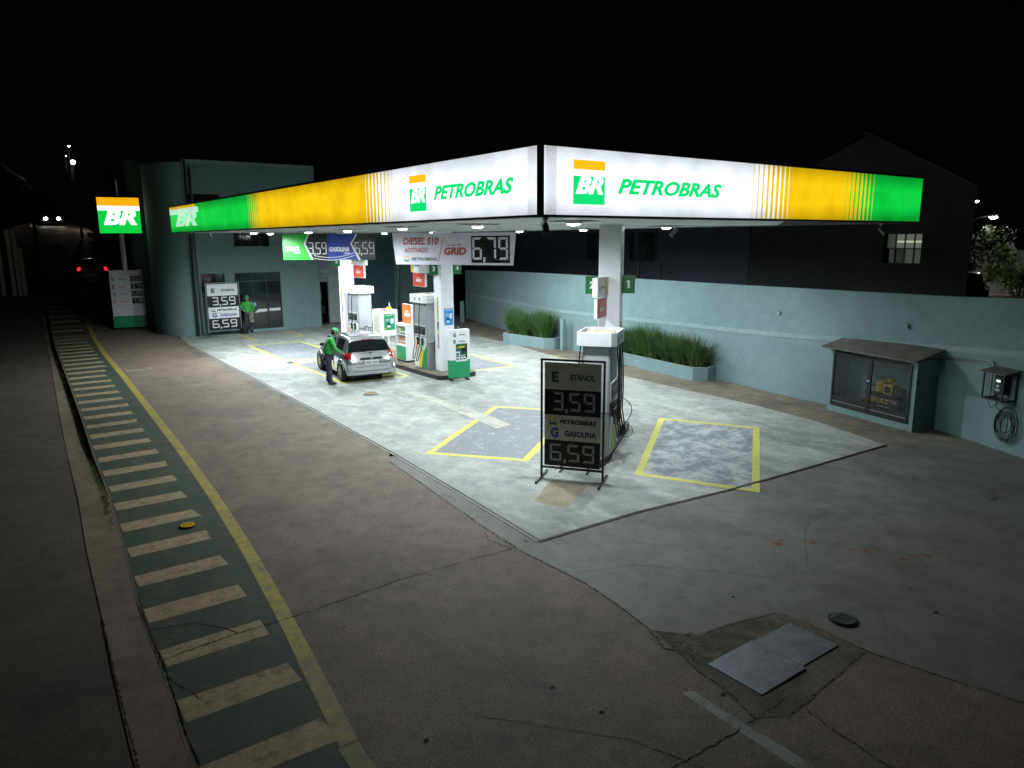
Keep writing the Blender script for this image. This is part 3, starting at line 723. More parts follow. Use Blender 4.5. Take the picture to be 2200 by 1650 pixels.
# ------------------------------------------------------------------ neighbour buildings behind the wall
def T_for(a, b):
    d = Vector((b[0]-a[0], b[1]-a[1])).normalized(); return Matrix(((d.x, -d.y, 0, a[0]), (d.y, d.x, 0, a[1]), (0, 0, 1, 0), (0, 0, 0, 1))), math.hypot(b[0]-a[0], b[1]-a[1])
NB = thing('neighbour_house', 'unlit blue-grey neighbouring building with barred windows behind the wall', 'building', (16, 8, 0))
A0 = (21.3, 38.5); A1 = (15.97, 8.11)
TM, L1 = T_for(A0, A1); T = Matrix.Translation((-16, -8, 0)) @ TM
def lx(p): d = (Vector(A1)-Vector(A0)).normalized(); return (Vector(p)-Vector(A0)).dot(d)
h1 = [(lx((17.09, 15.48)), lx((16.72, 13.41)), 3.72, 4.95), (lx((17.72, 19.0)), lx((17.44, 17.44)), 3.66, 4.95), (lx((19.4, 28.5)), lx((19.0, 26.1)), 3.5, 4.9)]
T_keep = T
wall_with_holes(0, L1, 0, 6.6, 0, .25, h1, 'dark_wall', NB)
for a, b, c, d in h1: window(a, b, c, d, 3, 2, yf=0, parent=NB, TT=T_keep)
mb = MB(); mb.M = T; mb.add([(0, 0, 6.58), (L1, 0, 6.58), (L1, 9, 7.4), (0, 9, 7.4)], [(0, 1, 2, 3)], 'roof_d'); mb.build('roof', NB)
mb = MB(); mb.cyl((0, 0, 2.9), (.03, .02, 3.75), .06, 'bark', 8); tag(mb.build('wood_stake', loc=(15.6, 13.2, 0)), 'short wooden stake poking up behind the teal wall', 'stake')
NC = thing('gabled_warehouse', 'old gabled warehouse with peeling dark wall and one lit window', 'building', (15, 4, 0))
A0 = (15.95, 8.05); A1 = (14.0, -.05)
TM, L2 = T_for(A0, A1); T = Matrix.Translation((-15, -4, 0)) @ TM
wl = [lx((14.63, 2.52)), lx((14.35, 1.33)), 3.95, 4.78]
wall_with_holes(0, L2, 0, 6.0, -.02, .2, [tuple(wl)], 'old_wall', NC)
Tk = T
mb = MB(); mb.M = T
PK = lx((14.83, 3.33)); mb.poly([(0, 6.0), (L2, 6.0), (PK, 7.62)], -.02, 'old_wall')
dv = (TM.to_3x3().inverted() @ Vector((.84, .54, 0)))*12; du, dw = dv.x, dv.y
mb.add([(-.1, -.2, 5.9), (PK, -.2, 7.70), (PK+du, dw, 7.70), (-.1+du, dw, 5.9)], [(0, 1, 2, 3)], 'roof_d'); mb.add([(PK, -.2, 7.70), (L2+.1, -.2, 5.95), (L2+.1+du, dw, 5.95), (PK+du, dw, 7.70)], [(0, 1, 2, 3)], 'roof_d')
mb.add([(L2, -.02, 0), (L2+du, dw, 0), (L2+du, dw, 6), (L2, -.02, 6)], [(0, 1, 2, 3)], 'old_wall')
mb.build('gable', NC)
mb = MB(); mb.M = T
M['oldletters'] = mat('faded_dark_lettering', (.020, .018, .018), .9)
mb.text('COMPENSADOS', .35, 4.7, 3.98, 4.32, -.045, 'oldletters', 0, .03); mb.build('lettering', NC)
f = window(wl[0], wl[1], wl[2], wl[3], 4, 2, yf=-.02, parent=NC, TT=Tk, gm='winlit')
mb = MB(); mb.M = T; mb.rect(wl[0]+.35, wl[1], wl[2]+.70*(wl[3]-wl[2]), wl[2]+.76*(wl[3]-wl[2]), .10, 'winlit2'); mb.build('light_tube', f)
# ------------------------------------------------------------------ canopy
CW, CL = 11.234, 24.13
K = thing('canopy', 'large flat forecourt canopy with lit white, orange and green fascia', 'canopy', (0, 0, 5))
def fascia(Mx, L, segs, marks, name_l):
    mb = MB(); mb.M = Matrix.Translation((0, 0, -5)) @ Mx
    for a, b, m in segs: mb.rect(a, b, ZB+.035, ZT-.03, -.0, m)
    marks(mb)
    o = mb.build('fascia_panel', K, name_l)
    mb = MB(); mb.M = Matrix.Translation((0, 0, -5)) @ Mx
    mb.box(0, L, -.02, .30, ZB, ZB+.035, 'frame_d'); mb.box(0, L, -.02, .30, ZT-.03, ZT+.02, 'frame_d')
    mb.box(0, L, .10, .30, ZB+.035, ZT-.03, 'black')
    mb.build('fascia_frame', K)
def stripes(a, b, m0, m1, n, grow=True):
    """n bars of m1 on m0, each wider than the one before"""
    out = []; p = (b-a)/n; x = a
    for i in range(n):
        wb = p*(.10+.80*i/(n-1)) ; out.append((x, x+p-wb, m0)); out.append((x+p-wb, x+p, m1)); x += p
    return out
def right_marks(mb):
    mb.rect(.61, 1.25, 5.70, 5.835, -.012, 'f_lorange'); mb.rect(.61, 1.25, 5.195, 5.605, -.012, 'f_lgreen')
    mb.text('BR', .655, 1.215, 5.345, 5.61, -.018, 'f_white', .32, .03)
    mb.text('PETROBRAS', 1.52, 4.03, 5.365, 5.605, -.012, 'f_lgreen', .32, .022)
MRt = Matrix.Identity(4)
MLf = Matrix(((0, 1, 0, 0), (-1, 0, 0, CL), (0, 0, 1, 0), (0, 0, 0, 1)))      # local x runs from far end to the corner
segs_r = [(.0, 4.79, 'f_white')]+stripes(4.79, 6.17, 'f_white', 'f_orange', 9)+[(6.17, 7.89, 'f_orange')]+stripes(7.89, 9.26, 'f_orange', 'f_green', 8)+[(9.26, CW, 'f_green')]
segs_r[0] = (.055, 4.79, 'f_white')
fascia(MRt, CW, segs_r, right_marks, 'lit fascia on the short side, white fading to orange and green')
def flip(segs): return [(CL-b, CL-a, m) for a, b, m in segs]
segs_l = [(.055, 4.45, 'f_white')]+stripes(4.45, 5.95, 'f_white', 'f_orange', 9)+[(5.95, 12.5, 'f_orange')]+stripes(12.5, 13.95, 'f_orange', 'f_green', 8)+[(13.95, CL, 'f_green')]
def left_marks(mb):
    X = lambda y: CL-y
    mb.rect(X(3.90), X(3.28), 5.70, 5.835, -.012, 'f_lorange'); mb.rect(X(3.90), X(3.28), 5.195, 5.605, -.012, 'f_lgreen')
    mb.text('BR', X(3.86), X(3.31), 5.345, 5.61, -.018, 'f_white', .32, .03)
    mb.text('PETROBRAS', X(3.02), X(.63), 5.365, 5.605, -.012, 'f_lgreen', .32, .022)
    mb.rect(.02, X(20.0), 5.90, 5.995, -.012, 'f_orange'); mb.rect(.02, X(19.6), 5.70, 5.90, -.012, 'f_wash')
    mb.text('BR', .9, X(19.9), 5.24, 5.72, -.014, 'f_wash', .3, .06)
fascia(MLf, CL, flip(segs_l), left_marks, 'lit fascia on the long side, white at the corner, orange and green beyond')
mb = MB(); mb.M = Matrix.Translation((0, 0, -5))
mb.box(-.03, .045, -.03, .045, ZB, ZT+.02, 'frame_d'); mb.build('corner_trim', K)
# the two rear faces: plain unlit backs; roof deck above, ceiling sheet below
mb = MB(); mb.M = Matrix.Translation((0, 0, -5))
mb.box(CW-.22, CW, .30, CL, ZB, ZT, 'frame_g'); mb.box(.30, CW-.22, CL-.22, CL, ZB, ZT, 'frame_g'); mb.build('rear_fascia', K)
mb = MB(); mb.M = Matrix.Translation((0, 0, -5)); mb.box(.30, CW-.22, .30, CL-.22, 5.55, 5.65, 'roof_d'); mb.build('roof_deck', K)
mb = MB(); mb.M = Matrix.Translation((0, 0, -5))
cp = [(.42, .62), (6.9, .62), (CW-.24, 3.6), (CW-.24, CL-.24), (.42, CL-.24)]
mb.prism(cp, 5.02, 5.06, 'ceil')
for i in range(1, 23): mb.box(.42, CW-.24, i*1.05+.62-.008, i*1.05+.62+.008, 5.012, 5.0198, 'frame_g') if i > 3 else None
mb.build('ceiling', K)
# luminaires let into the ceiling
def luminaire(x, y, first=[None], k=1.0):
    if first[0] is None:
        t = thing('ceiling_luminaire', 'x', 'lamp', (x, y, 5.012))
        mb = MB(); mb.box(-.34, .34, -.34, .34, -.012, .0, 'frame_g', .004); mb.cyl((0, 0, -.012), (0, 0, -.05), .17, 'white', 16, .15); mb.build('housing', t)
        mb = MB(); mb.ell((0, 0, -.052), (.125, .125, .035), 'lamp', 14, 7); mb.build('lens', t); first[0] = t
    else: t = copy_tree(first[0]); t.location = (x, y, 5.012)
    ld = bpy.data.lights.new('luminaire_light', 'SPOT'); ld.energy = LAMP_W*4.5*k; ld.spot_size = R(178); ld.spot_blend = .62; ld.shadow_soft_size = .12; ld.color = (.90, .97, 1.0)
    lo = bpy.data.objects.new('luminaire_light', ld); C.objects.link(lo); lo.location = (x, y, 4.90)
    t['group'] = 'luminaires under the canopy'; return t
names = ['luminaire above the near bay, nearest the fascia corner', 'second luminaire from the corner along the long fascia', 'third luminaire from the corner along the long fascia', 'luminaire above the silver car',
         'luminaire before the green and orange banner', 'luminaire above the far bay, second from the far end', 'last luminaire along the long fascia']
for (x, y), nm in zip([(2.45, 2.1), (2.35, 5.2), (2.35, 8.7), (2.9, 13.4), (3.2, 17.5), (2.2, 20.6), (3.5, 22.6)], names): luminaire(x, y, k=1.0 if y < 20 else 2.2)['label'] = nm
for (x, y), nm in zip([(8.6, 5.4), (9.6, 9.9), (9.9, 13.8), (8.4, 17.6), (7.9, 20.9)],
    ['luminaire right of the near white column', 'luminaire between the near column and the diesel banner', 'luminaire behind the right end of the diesel banner', 'luminaire above the white cabinet by the second pump', 'farthest luminaire on the wall side']): luminaire(x, y, k=1.3 if y < 11 else (2.0 if y < 19 else 1.4))['label'] = nm
def cctv(x, y, z, rz, label):
    t = thing('security_camera', label, 'camera', (x, y, z), rz, 'cameras hanging under the canopy')
    mb = MB(); mb.cyl((0, 0, 0), (0, 0, -.03), .05, 'white', 10); mb.cyl((0, 0, -.03), (0, -.02, -.12), .02, 'white', 8); mb.tube([(.0, 0, -.03), (-.07, 0, -.08), (-.06, -.01, -.14), (0, -.02, -.13)], .008, 'black'); mb.build('bracket', t)
    mb = MB(); mb.cyl((0, .04, -.10), (0, -.10, -.24), .045, 'frame_g', 12, .055); mb.cyl((0, -.10, -.24), (0, -.105, -.245), .045, 'black', 12); mb.build('camera_body', t)
cctv(.30, .25, 5.0, R(-30), 'grey camera hanging under the canopy corner')
cctv(6.6, 3.3, 4.99, R(-120), 'small white camera left of the near column top')
cctv(10.5, .5, 5.0, R(40), 'white camera under the green end of the short fascia')
cctv(.6, 20.6, 5.0, R(0), 'small camera under the far green end of the long fascia')

# ------------------------------------------------------------------ islands
def island(pts, label, z=.15, loc=(0, 0, 0)):
    mb = MB(); n = len(pts)
    # rounded outline
    out = []
    for i in range(n):
        a = Vector(pts[i-1]); b = Vector(pts[i]); c = Vector(pts[(i+1) % n]); r = .28
        p0 = b+(a-b).normalized()*r; p1 = b+(c-b).normalized()*r
        for k in range(6): t = k/5; out.append(tuple((1-t)**2*p0+2*t*(1-t)*b+t*t*p1))
    mb.prism(out, 0, z, 'frame_d', 'strip')
    inner = []; c = Vector((sum(p[0] for p in pts)/n, sum(p[1] for p in pts)/n))
    for p in out: v = Vector(p); inner.append(tuple(v+(c-v).normalized()*.07))
    for i in range(len(out)): j = (i+1) % len(out); mb.add([(*out[i], z+.003), (*out[j], z+.003), (*inner[j], z+.003), (*inner[i], z+.003)], [(0, 1, 2, 3)], 'frame_d')
    o = mb.build('pump_island'); tag(o, label, 'kerb island', 'raised pump islands'); return o
ev = Vector((.811, .585)); nv = Vector((-.585, .811))
def I1(u, v): p = Vector((2.55, 2.13))+ev*u+nv*v; return (p.x, p.y)     # island 1 frame: u away from the camera, v to the left
island([I1(.62, -.46), I1(4.30, -.46), I1(4.30, .46), I1(.62, .46)], 'low concrete pump island under the near column, big price board at its end')
island([(5.60, 12.55), (7.15, 12.55), (7.15, 22.6), (5.60, 22.6)], 'long concrete pump island beside the silver car')

# ------------------------------------------------------------------ columns
def column(x, y, rz, label, poster=None, z0=.153, wd=.5, dp=.5, strip=-1, top=5.0):
    t = thing('canopy_column', label, 'column', (x, y, z0), rz, 'white square columns carrying the canopy')
    mb = MB(); mb.box(-wd/2, wd/2, -dp/2, dp/2, 0, top-z0-.002, 'col', .03); mb.build('shaft', t)
    mb = MB(); s = strip
    mb.M = Matrix(((0, -s, 0, s*(wd/2+.004)), (s, 0, 0, 0), (0, 0, 1, 0), (0, 0, 0, 1))) if s else Matrix.Identity(4)
    # strip of coloured notices on the side face, seen along -/+X
    mb.M = Matrix(((0, 1 if s < 0 else -1, 0, s*(wd/2+.004)), (-1 if s < 0 else 1, 0, 0, 0), (0, 0, 1, 0), (0, 0, 0, 1)))
    x0 = -.05
    mb.rect(x0-.01, x0+.11, .78, 2.62, 0, 'white_v')
    mb.rect(x0, x0+.10, 1.75, 2.60, -.003, 'yelT'); mb.rect(x0, x0+.10, 1.48, 1.74, -.003, 'blue'); mb.rect(x0, x0+.05, 1.46, 1.73, -.005, 'greenD'); mb.rect(x0, x0+.10, 1.32, 1.47, -.003, 'yelT'); mb.rect(x0, x0+.10, .80, 1.31, -.003, 'redD')
    for k in range(14): mb.rect(x0+.03, x0+.075, 1.80+k*.055, 1.83+k*.055, -.006, 'greenT')
    for k in range(9): mb.rect(x0+.02, x0+.08, .83+k*.054, .856+k*.054, -.006, 'white_v')
    mb.build('notice_strip', t)
    if poster:
        px, pz, pw, ph, c, pl = poster
        mb = MB(); mb.M = Matrix.Translation((0, -dp/2-.004, 0))
        mb.rect(px, px+pw, pz, pz+ph, 0, c); poster_art(mb, px, pz, pw, ph, -.003); mb.build('poster', t, pl)
    return t
def poster_art(mb, x, z, w, h, y):
    for k in range(2): mb.rect(x+.12*w, x+(.9-.1*k)*w, z+h*(.93-.05*k), z+h*(.95-.05*k), y, 'white_v')
    for cx_ in (.22, .42): 
        c = (x+cx_*w, z+.62*h); mb.poly([(c[0]+.085*w*math.cos(a*PI/6), c[1]+.09*h*math.sin(a*PI/6)) for a in range(12)], y, 'white_v')
        mb.poly([(c[0]+.055*w*math.cos(a*PI/6), c[1]+.06*h*math.sin(a*PI/6)) for a in range(12)], y-.002, 'blueL')
    mb.poly([(x+.58*w, z+.40*h), (x+.86*w, z+.40*h), (x+.90*w, z+.70*h), (x+.62*w, z+.72*h)], y, 'white_v')
    mb.poly([(x+.42*w+.13*w*math.cos(a*PI/6), z+.37*h+.09*h*math.sin(a*PI/6)) for a in range(12)], y-.002, 'navy')
    mb.poly([(x+.25*w, z+.16*h), (x+.62*w, z+.16*h), (x+.52*w, z+.30*h), (x+.33*w, z+.30*h)], y, 'white_v')
    mb.rect(x+.05*w, x+.18*w, z+.05*h, z+.13*h, y, 'yelT'); mb.rect(x+.66*w, x+.92*w, z+.22*h, z+.25*h, y, 'blueL')
rzI = math.atan2(ev.y, ev.x)-PI/2      # local +Y runs along the near island
c1 = I1(3.63, .0)
column(c1[0], c1[1], rzI, 'white square column carrying green sign 1, nearest the camera', wd=.53, dp=.42, strip=1)
column(6.36, 13.46, 0, 'white square column with a blue poster and green signs 3 and 4', (-.15, 1.62, .36, .58, 'blueL', 'blue notice poster'))
column(6.36, 21.65, 0, 'white square column behind the silver car, farthest from the camera', None)
def number_sign(x, y, z, rz, num, label):
    t = thing('number_sign', label, 'sign', (x, y, z), rz, 'green bay number signs on the columns')
    mb = MB(); mb.box(-.155, .155, -.02, .02, -.21, .21, 'greenD', .008)
    if num == '1': mb.poly([(-.01, -.09), (.035, -.09), (.035, .10), (-.005, .10), (-.045, .07), (-.03, .04), (-.01, .055)], -.024, 'white_v')
    elif num: mb.text(num, -.05, .05, -.085, .085, -.024, 'white_v', 0, .03)
    mb.build('sign_plate', t); return t
camdir = face_dir(-.55, -.83)
number_sign(5.80, 3.98, 3.62, R(-52), '1', 'green square sign with number 1 right of the near column')
number_sign(5.20, 4.60, 3.60, R(-52), '2', 'green square sign half hidden behind the near white light box')
number_sign(5.86, 13.25, 3.72, R(-12), '3', 'green square sign with number 3 left of its column')
number_sign(6.86, 13.35, 3.72, R(-12), '4', 'green square sign with number 4 right of its column')
number_sign(5.86, 21.45, 3.80, R(-12), '5', 'green square sign with number 5 on the farthest column')
def light_box(x0, y0, x1, y1, z, h, th, label, red_label, zr, hr, side, cut=.0):
    """two-sided white sign box over the pump, and the red one under it; runs from point 0 to point 1"""
    d = Vector((x1-x0, y1-y0)); L = d.length; rz = math.atan2(d.y, d.x)
    t = thing('brand_light_box', label, 'sign', (x0, y0, z), rz, 'white sign boxes mounted over the pumps')
    mb = MB(); mb.box(0, L, -th/2, th/2, 0, h, 'white', .01)
    for sgn in (1, -1):
        mb.M = Matrix.Identity(4) if sgn == 1 else Matrix(((-1, 0, 0, L), (0, -1, 0, 0), (0, 0, 1, 0), (0, 0, 0, 1)))
        y = -th/2-.004
        if side == 1: mb.rect(L*.74, L*.99, .02, h-.02, y, 'yel'); mb.rect(L*.60, L*.74, .02, h-.02, y, 'offwhite')
        else: mb.rect(.01, L*.16, .02, h-.02, y, 'yel')
        mb.text('PETROBRAS', L*.26, L*.58, h*.42, h*.55, y-.003, 'green', .3, .02); mb.logo(L*.12, L*.22, h*.34, h*.62, y-.003)
    mb.build('sign_box', t)
    t2 = thing('fuel_grade_sign', red_label, 'sign', (x0, y0, zr), rz, 'red signs hanging under the white sign boxes')
    mb = MB(); mb.box(L*.08, L*.86, -th*.3, th*.3, 0, hr, 'white', .008); L0, L1_ = L*.08, L*.86
    for sgn in (1, -1):
        mb.M = Matrix.Identity(4) if sgn == 1 else Matrix(((-1, 0, 0, L*.94), (0, -1, 0, 0), (0, 0, 1, 0), (0, 0, 0, 1)))
        y = -th*.3-.004; mb.rect(L0+.02, L1_-.01, .012, hr-.012, y, 'red')
        mb.text('GRID', L0+.26*(L1_-L0), L0+.72*(L1_-L0), hr*.34, hr*.56, y-.003, 'white_v', .15, .05); mb.text('PETROBRAS', L0+.34*(L1_-L0), L0+.6*(L1_-L0), hr*.62, hr*.67, y-.003, 'white_v', .2, .02)
    mb.build('sign_plate', t2)
# seen side of the near box looks towards local -Y when it runs away from the camera
light_box(4.57, 3.80, 5.36, 4.25, 3.375, .44, .13, 'white sign box with a yellow band over the nearest pump', 'red square sign hanging on the near column above pump', 2.88, .46, 1)
light_box(5.93, 14.85, 5.93, 13.75, 3.555, .50, .13, 'white sign box over the pump beside the display cooler', 'red square sign left of column with sign 3', 3.07, .48, 0)
light_box(5.93, 19.95, 5.93, 18.65, 3.70, .38, .13, 'white and yellow sign box under the green and blue banner', 'red square sign right of the farthest column', 3.19, .50, 0)

# ------------------------------------------------------------------ pumps
def pump(x, y, rz, label, W=.62, D=.95, z0=.153, front='pumpA'):
    """local +Y along the island; nozzle sides look along -X and +X"""
    t = thing('fuel_pump', label, 'fuel pump', (x, y, z0), rz, 'fuel pumps on the islands')
    mb = MB(); mb.box(-W/2, W/2, -D/2, D/2, .0, 2.36, 'grey_b', .012)
    mb.rect(-W/2+.04, W/2-.04, .95, 2.30, -D/2-.004, 'grey_l'); mb.rect(-W/2+.01, W/2-.01, .92, .935, -D/2-.006, 'frame_d')
    for k in range(12): mb.rect(-W/2+.06+k*.042, -W/2+.066+k*.042, .04, .88, -D/2-.004, 'frame_g')
    mb.box(-.04, .10, -D/2-.02, -D/2, .62, 1.0, 'frame_d', .004); mb.rect(-.02, .08, .66, .96, -D/2-.024, 'grey_l')
    mb.build('cabinet', t)
    for s in (-1, 1):
        mb = MB(); mb.M = Matrix(((0, -s, 0, s*(W/2+.001)), (s, 0, 0, 0), (0, 0, 1, 0), (0, 0, 0, 1)))     # local x along the side, -y outward
        mb.M = Matrix(((0, 1, 0, -(W/2+.001)), (-1, 0, 0, 0), (0, 0, 1, 0), (0, 0, 0, 1))) if s < 0 else Matrix(((0, -1, 0, W/2+.001), (1, 0, 0, 0), (0, 0, 1, 0), (0, 0, 0, 1)))
        mb.box(-D/2+.02, D/2-.02, -.03, 0, 1.18, 1.58, 'grey_l', .006)
        mb.box(-D/2+.08, D/2-.06, -.04, -.03, 1.24, 1.52, 'black'); 
        for k in range(3): mb.rect(-D/2+.12+k*.24, -D/2+.30+k*.24, 1.40, 1.49, -.043, 'pumplcd')
        for k in range(3):
            for j in range(2): mb.rect(-D/2+.13+k*.24, -D/2+.17+k*.24, 1.27+j*.055, 1.30+j*.055, -.043, 'grey_l')
        mb.rect(-D/2+.03, D/2-.03, .03, 1.14, -.006, 'white')
        mb.poly([(-.02, .03), (D/2-.03, .03), (D/2-.03, .90), (D/2-.10, .80), (.10, .45)], -.010, 'green'); mb.poly([(-.16, .03), (.06, .03), (.16, .42), (.26, .62), (.10, .75), (-.08, .5)], -.013, 'yelT')
        mb.build('side_panel', t)
        ns = [(-.22, 'green'), (.12, 'org')] if s < 0 else [(-.30, 'yel'), (-.08, 'black'), (.14, 'yel'), (.34, 'blue')]
        for k, (u, c) in enumerate(ns):
            mb = MB(); sx = s*(W/2); Y = u*(-s)
            mb.box(sx+s*.02 if s > 0 else sx-.09, sx+.09 if s > 0 else sx-.02, Y-.035, Y+.035, .86, 1.12, 'black', .01)
            mb.cyl((sx+s*.10, Y, .72), (sx+s*.07, Y, 1.02), .028, c, 8); mb.cyl((sx+s*.07, Y, 1.0), (sx+s*.13, Y-.02, 1.10), .016, 'chrome', 8)
            mb.box(sx+s*.10-.015, sx+s*.10+.015, Y-.035, Y+.045, .70, .80, c, .006)
            n = mb.build('nozzle', t)
            mb = MB(); pts = []
            top = Vector((s*(W/2+.10), Y+.03*(k+1), 2.37)); mid = Vector((s*(W/2+.14), Y+.04, .9)); low = Vector((s*(W/2+.20), Y+.20-.1*k, .34+.05*k)); end = Vector((s*(W/2+.11), Y, .70))
            for q in range(9): tt = q/8; pts.append(top.lerp(mid, tt)+Vector((s*.03*math.sin(tt*PI), 0, 0)))
            for q in range(1, 9):
                tt = q/8; pts.append((1-tt)**2*mid+2*tt*(1-tt)*(low+Vector((s*.02, .12, -.22)))+tt*tt*(low+Vector((0, -.12, .0))))
            for q in range(1, 6): tt = q/5; a = low+Vector((0, -.12, 0)); pts.append((1-tt)**2*a+2*tt*(1-tt)*(a+Vector((0, -.08, .15)))+tt*tt*end)
            mb.tube(pts, .016, 'rubber', 6); mb.build('hose', t)
    # open tray on top
    mb = MB(); w2, d2, zb, zt, c = W/2+.13, D/2+.10, 2.36, 2.64, .10
    o8 = [(-w2+c, -d2), (w2-c, -d2), (w2, -d2+c), (w2, d2-c), (w2-c, d2), (-w2+c, d2), (-w2, d2-c), (-w2, -d2+c)]
    i8 = [(a*.93, b*.94) for a, b in o8]; n = 8
    vs = [(a, b, zb) for a, b in o8]+[(a, b, zt) for a, b in o8]+[(a, b, zt) for a, b in i8]+[(a, b, zt-.13) for a, b in i8]
    fs = [tuple(range(8))[::-1]]
    for i in range(8):
        j = (i+1) % 8; fs += [(i, j, 8+j, 8+i), (8+i, 8+j, 16+j, 16+i), (16+i, 16+j, 24+j, 24+i)]
    mb.add(vs, fs, 'white'); mb.add([(a, b, zt-.13) for a, b in i8], [tuple(range(8))], 'beige')
    mb.box(-w2+.12, w2-.12, -d2+.2, d2-.2, zt-.128, zt-.04, 'beige', .01)
    for s in (-1, 1):
        for u in (-.25, .1): mb.box(s*(w2+.004)-.004, s*(w2+.004)+.004, u-.03, u+.03, zb+.09, zb+.18, 'greenD'); 
    mb.build('hose_tray', t)
    return t
p1 = I1(1.47, -.21)
pump(p1[0], p1[1], rzI, 'grey fuel pump with open white tray behind the big price board', W=.58, D=.86)
pump(6.22, 14.38, 0, 'grey fuel pump with green and orange nozzles between column 3 and the cooler')
pump(6.30, 20.25, 0, 'grey fuel pump partly hidden by the silver car', W=.62, D=.98)
# loose black cable loop at the far side of the near pump
mb = MB(); P0 = Vector((*I1(2.35, -.40), 1.25)); pts = []
for k in range(30):
    a = k/29; pts.append(P0+Vector((ev.x*.2, ev.y*.2, 0))*math.sin(a*PI)+Vector((nv.x, nv.y, 0))*(-.34*math.sin(a*PI))+Vector((0, 0, -.95*a+.08*math.sin(a*PI))))
for k in range(26):
    a = k/25*2*PI*1.3; pts.append(P0+Vector((nv.x, nv.y, 0))*(-.12+.14*math.cos(a)-.14)+Vector((0, 0, -.84+.15*math.sin(a))))
mb.tube(pts, .009, 'rubber'); tag(mb.build('cable_loop'), 'thin black cable looping out beside the nearest pump', 'cable')

# ------------------------------------------------------------------ price boards (steel frame with four panels)
def price_board(x, y, rz, label, lit=True, Wd=1.20, H=2.40, fm='frame_d', sc_=1.0, seg='white_v', pn='white_v', tilt=0):
    t = thing('price_board', label, 'price board', (x, y, .02), rz, 'framed price boards on feet'); t.scale = (sc_,)*3; t.rotation_euler = (R(tilt), 0, rz)
    mb = MB(); w2 = Wd/2; b = .04
    for sx in (-1, 1):
        mb.box(sx*w2-b/2, sx*w2+b/2, -b/2, b/2, .03, H, fm, .004); mb.box(sx*w2-b/2, sx*w2+b/2, -.42, .42, 0, .035, fm, .004)
        mb.cyl((sx*w2, -.40, -.02), (sx*w2, -.40, .03), .025, 'rubber', 8)
    for z in (H-b, .20): mb.box(-w2+b/2, w2-b/2, -b/2+.001, b/2-.001, z, z+b, fm)
    for z in (.40, .62, .95, 1.3, 1.62, 1.95, 2.2):
        for sx in (-1, 1): mb.cyl((sx*(w2-.07), 0, z), (sx*(w2-.02), 0, z+.01), .004, 'steel', 4, caps=False)
    mb.build('frame', t)
    mb = MB(); pw = w2-.06; z0, z1 = .26, H-.07; h = z1-z0; y0 = -.010
    mb.box(-pw, pw, -.008, .008, z0, z1, 'panelgrey')
    a, b_, c, d = z1, z1-.255*h, z1-.50*h, z1-.745*h
    mb.rect(-pw+.005, pw-.005, b_, a-.005, y0, pn); mb.rect(-pw, pw, c, b_, y0, 'blackp'); mb.rect(-pw+.005, pw-.005, d, c, y0, pn); mb.rect(-pw, pw, z0, d, y0, 'blackp')
    y1 = y0-.004; W = 2*pw; X = lambda f: -pw+f*W
    q = a-b_; mb.text('E', X(.13), X(.255), b_+.27*q, b_+.66*q, y1, 'greenT', 0, .05); mb.text('ETANOL', X(.46), X(.90), b_+.36*q, b_+.58*q, y1, 'greenT', 0, .025)
    mb.digits('3,59', X(.14), X(.90), c+.17*q, c+.86*q, y1, seg)
    q2 = c-d; mb.logo(X(.09), X(.22), c-.40*q2, c-.08*q2, y1, 'greenT', 'yel', pn); mb.text('PETROBRAS', X(.27), X(.93), c-.34*q2, c-.17*q2, y1, 'blackp', .3, .02)
    mb.text('G', X(.11), X(.26), d+.10*q2, d+.50*q2, y1, 'blue', 0, .05); mb.text('GASOLINA', X(.37), X(.93), d+.17*q2, d+.40*q2, y1, 'navy' if seg == 'shadedseg' else 'blue', 0, .02)
    q3 = d-z0; mb.digits('6,59', X(.10), X(.90), z0+.20*q3, z0+.86*q3, y1, seg)
    mb.build('price_panel', t); return t
M['duskpanel'] = M['white_v']
# near board: feet at (1.99,2.46) and (2.70,1.45)
n1 = Vector((1.985, 2.46)); n2 = Vector((2.705, 1.455)); cc = (n1+n2)/2; dd = (n2-n1)
price_board(cc.x, cc.y, math.atan2(dd.y, dd.x), 'big black framed price board seen from its shaded side, nearest the camera', Wd=dd.length, H=2.40, seg='shadedseg', pn='offwhite')  # whites and blue text darkened in colour for this board's shaded side
price_board(3.28, 29.85, R(2), 'grey framed price board standing before the shop wall', Wd=1.62, H=2.62, fm='frame_g')
# round-bottomed dark stand just behind the near board
t = thing('display_stand', 'low dark green display stand behind the big price board', 'stand', (*I1(.30, .05), 0.0), rzI)
mb = MB(); pts = [(-.42, .35)]+[(-.42+.84*k/10, .35-.16*math.sin(PI*k/10)) for k in range(1, 10)]+[(.42, .35), (.42, 1.5), (-.42, 1.5)]
mb.add([(x, -.03, z) for x, z in pts]+[(x, .03, z) for x, z in pts], [tuple(range(len(pts))), tuple(range(len(pts), 2*len(pts)))[::-1]]+[(i, len(pts)+i, len(pts)+(i+1) % len(pts), (i+1) % len(pts)) for i in range(len(pts))], 'greenT'); mb.build('board', t)
mb = MB()
for s in (-.28, .28): mb = MB(); mb.box(s-.02, s+.02, -.16, .16, 0, .03, 'frame_d'); mb.box(s-.02, s+.02, -.02, .02, .03, .4, 'frame_d'); mb.build('foot', t)

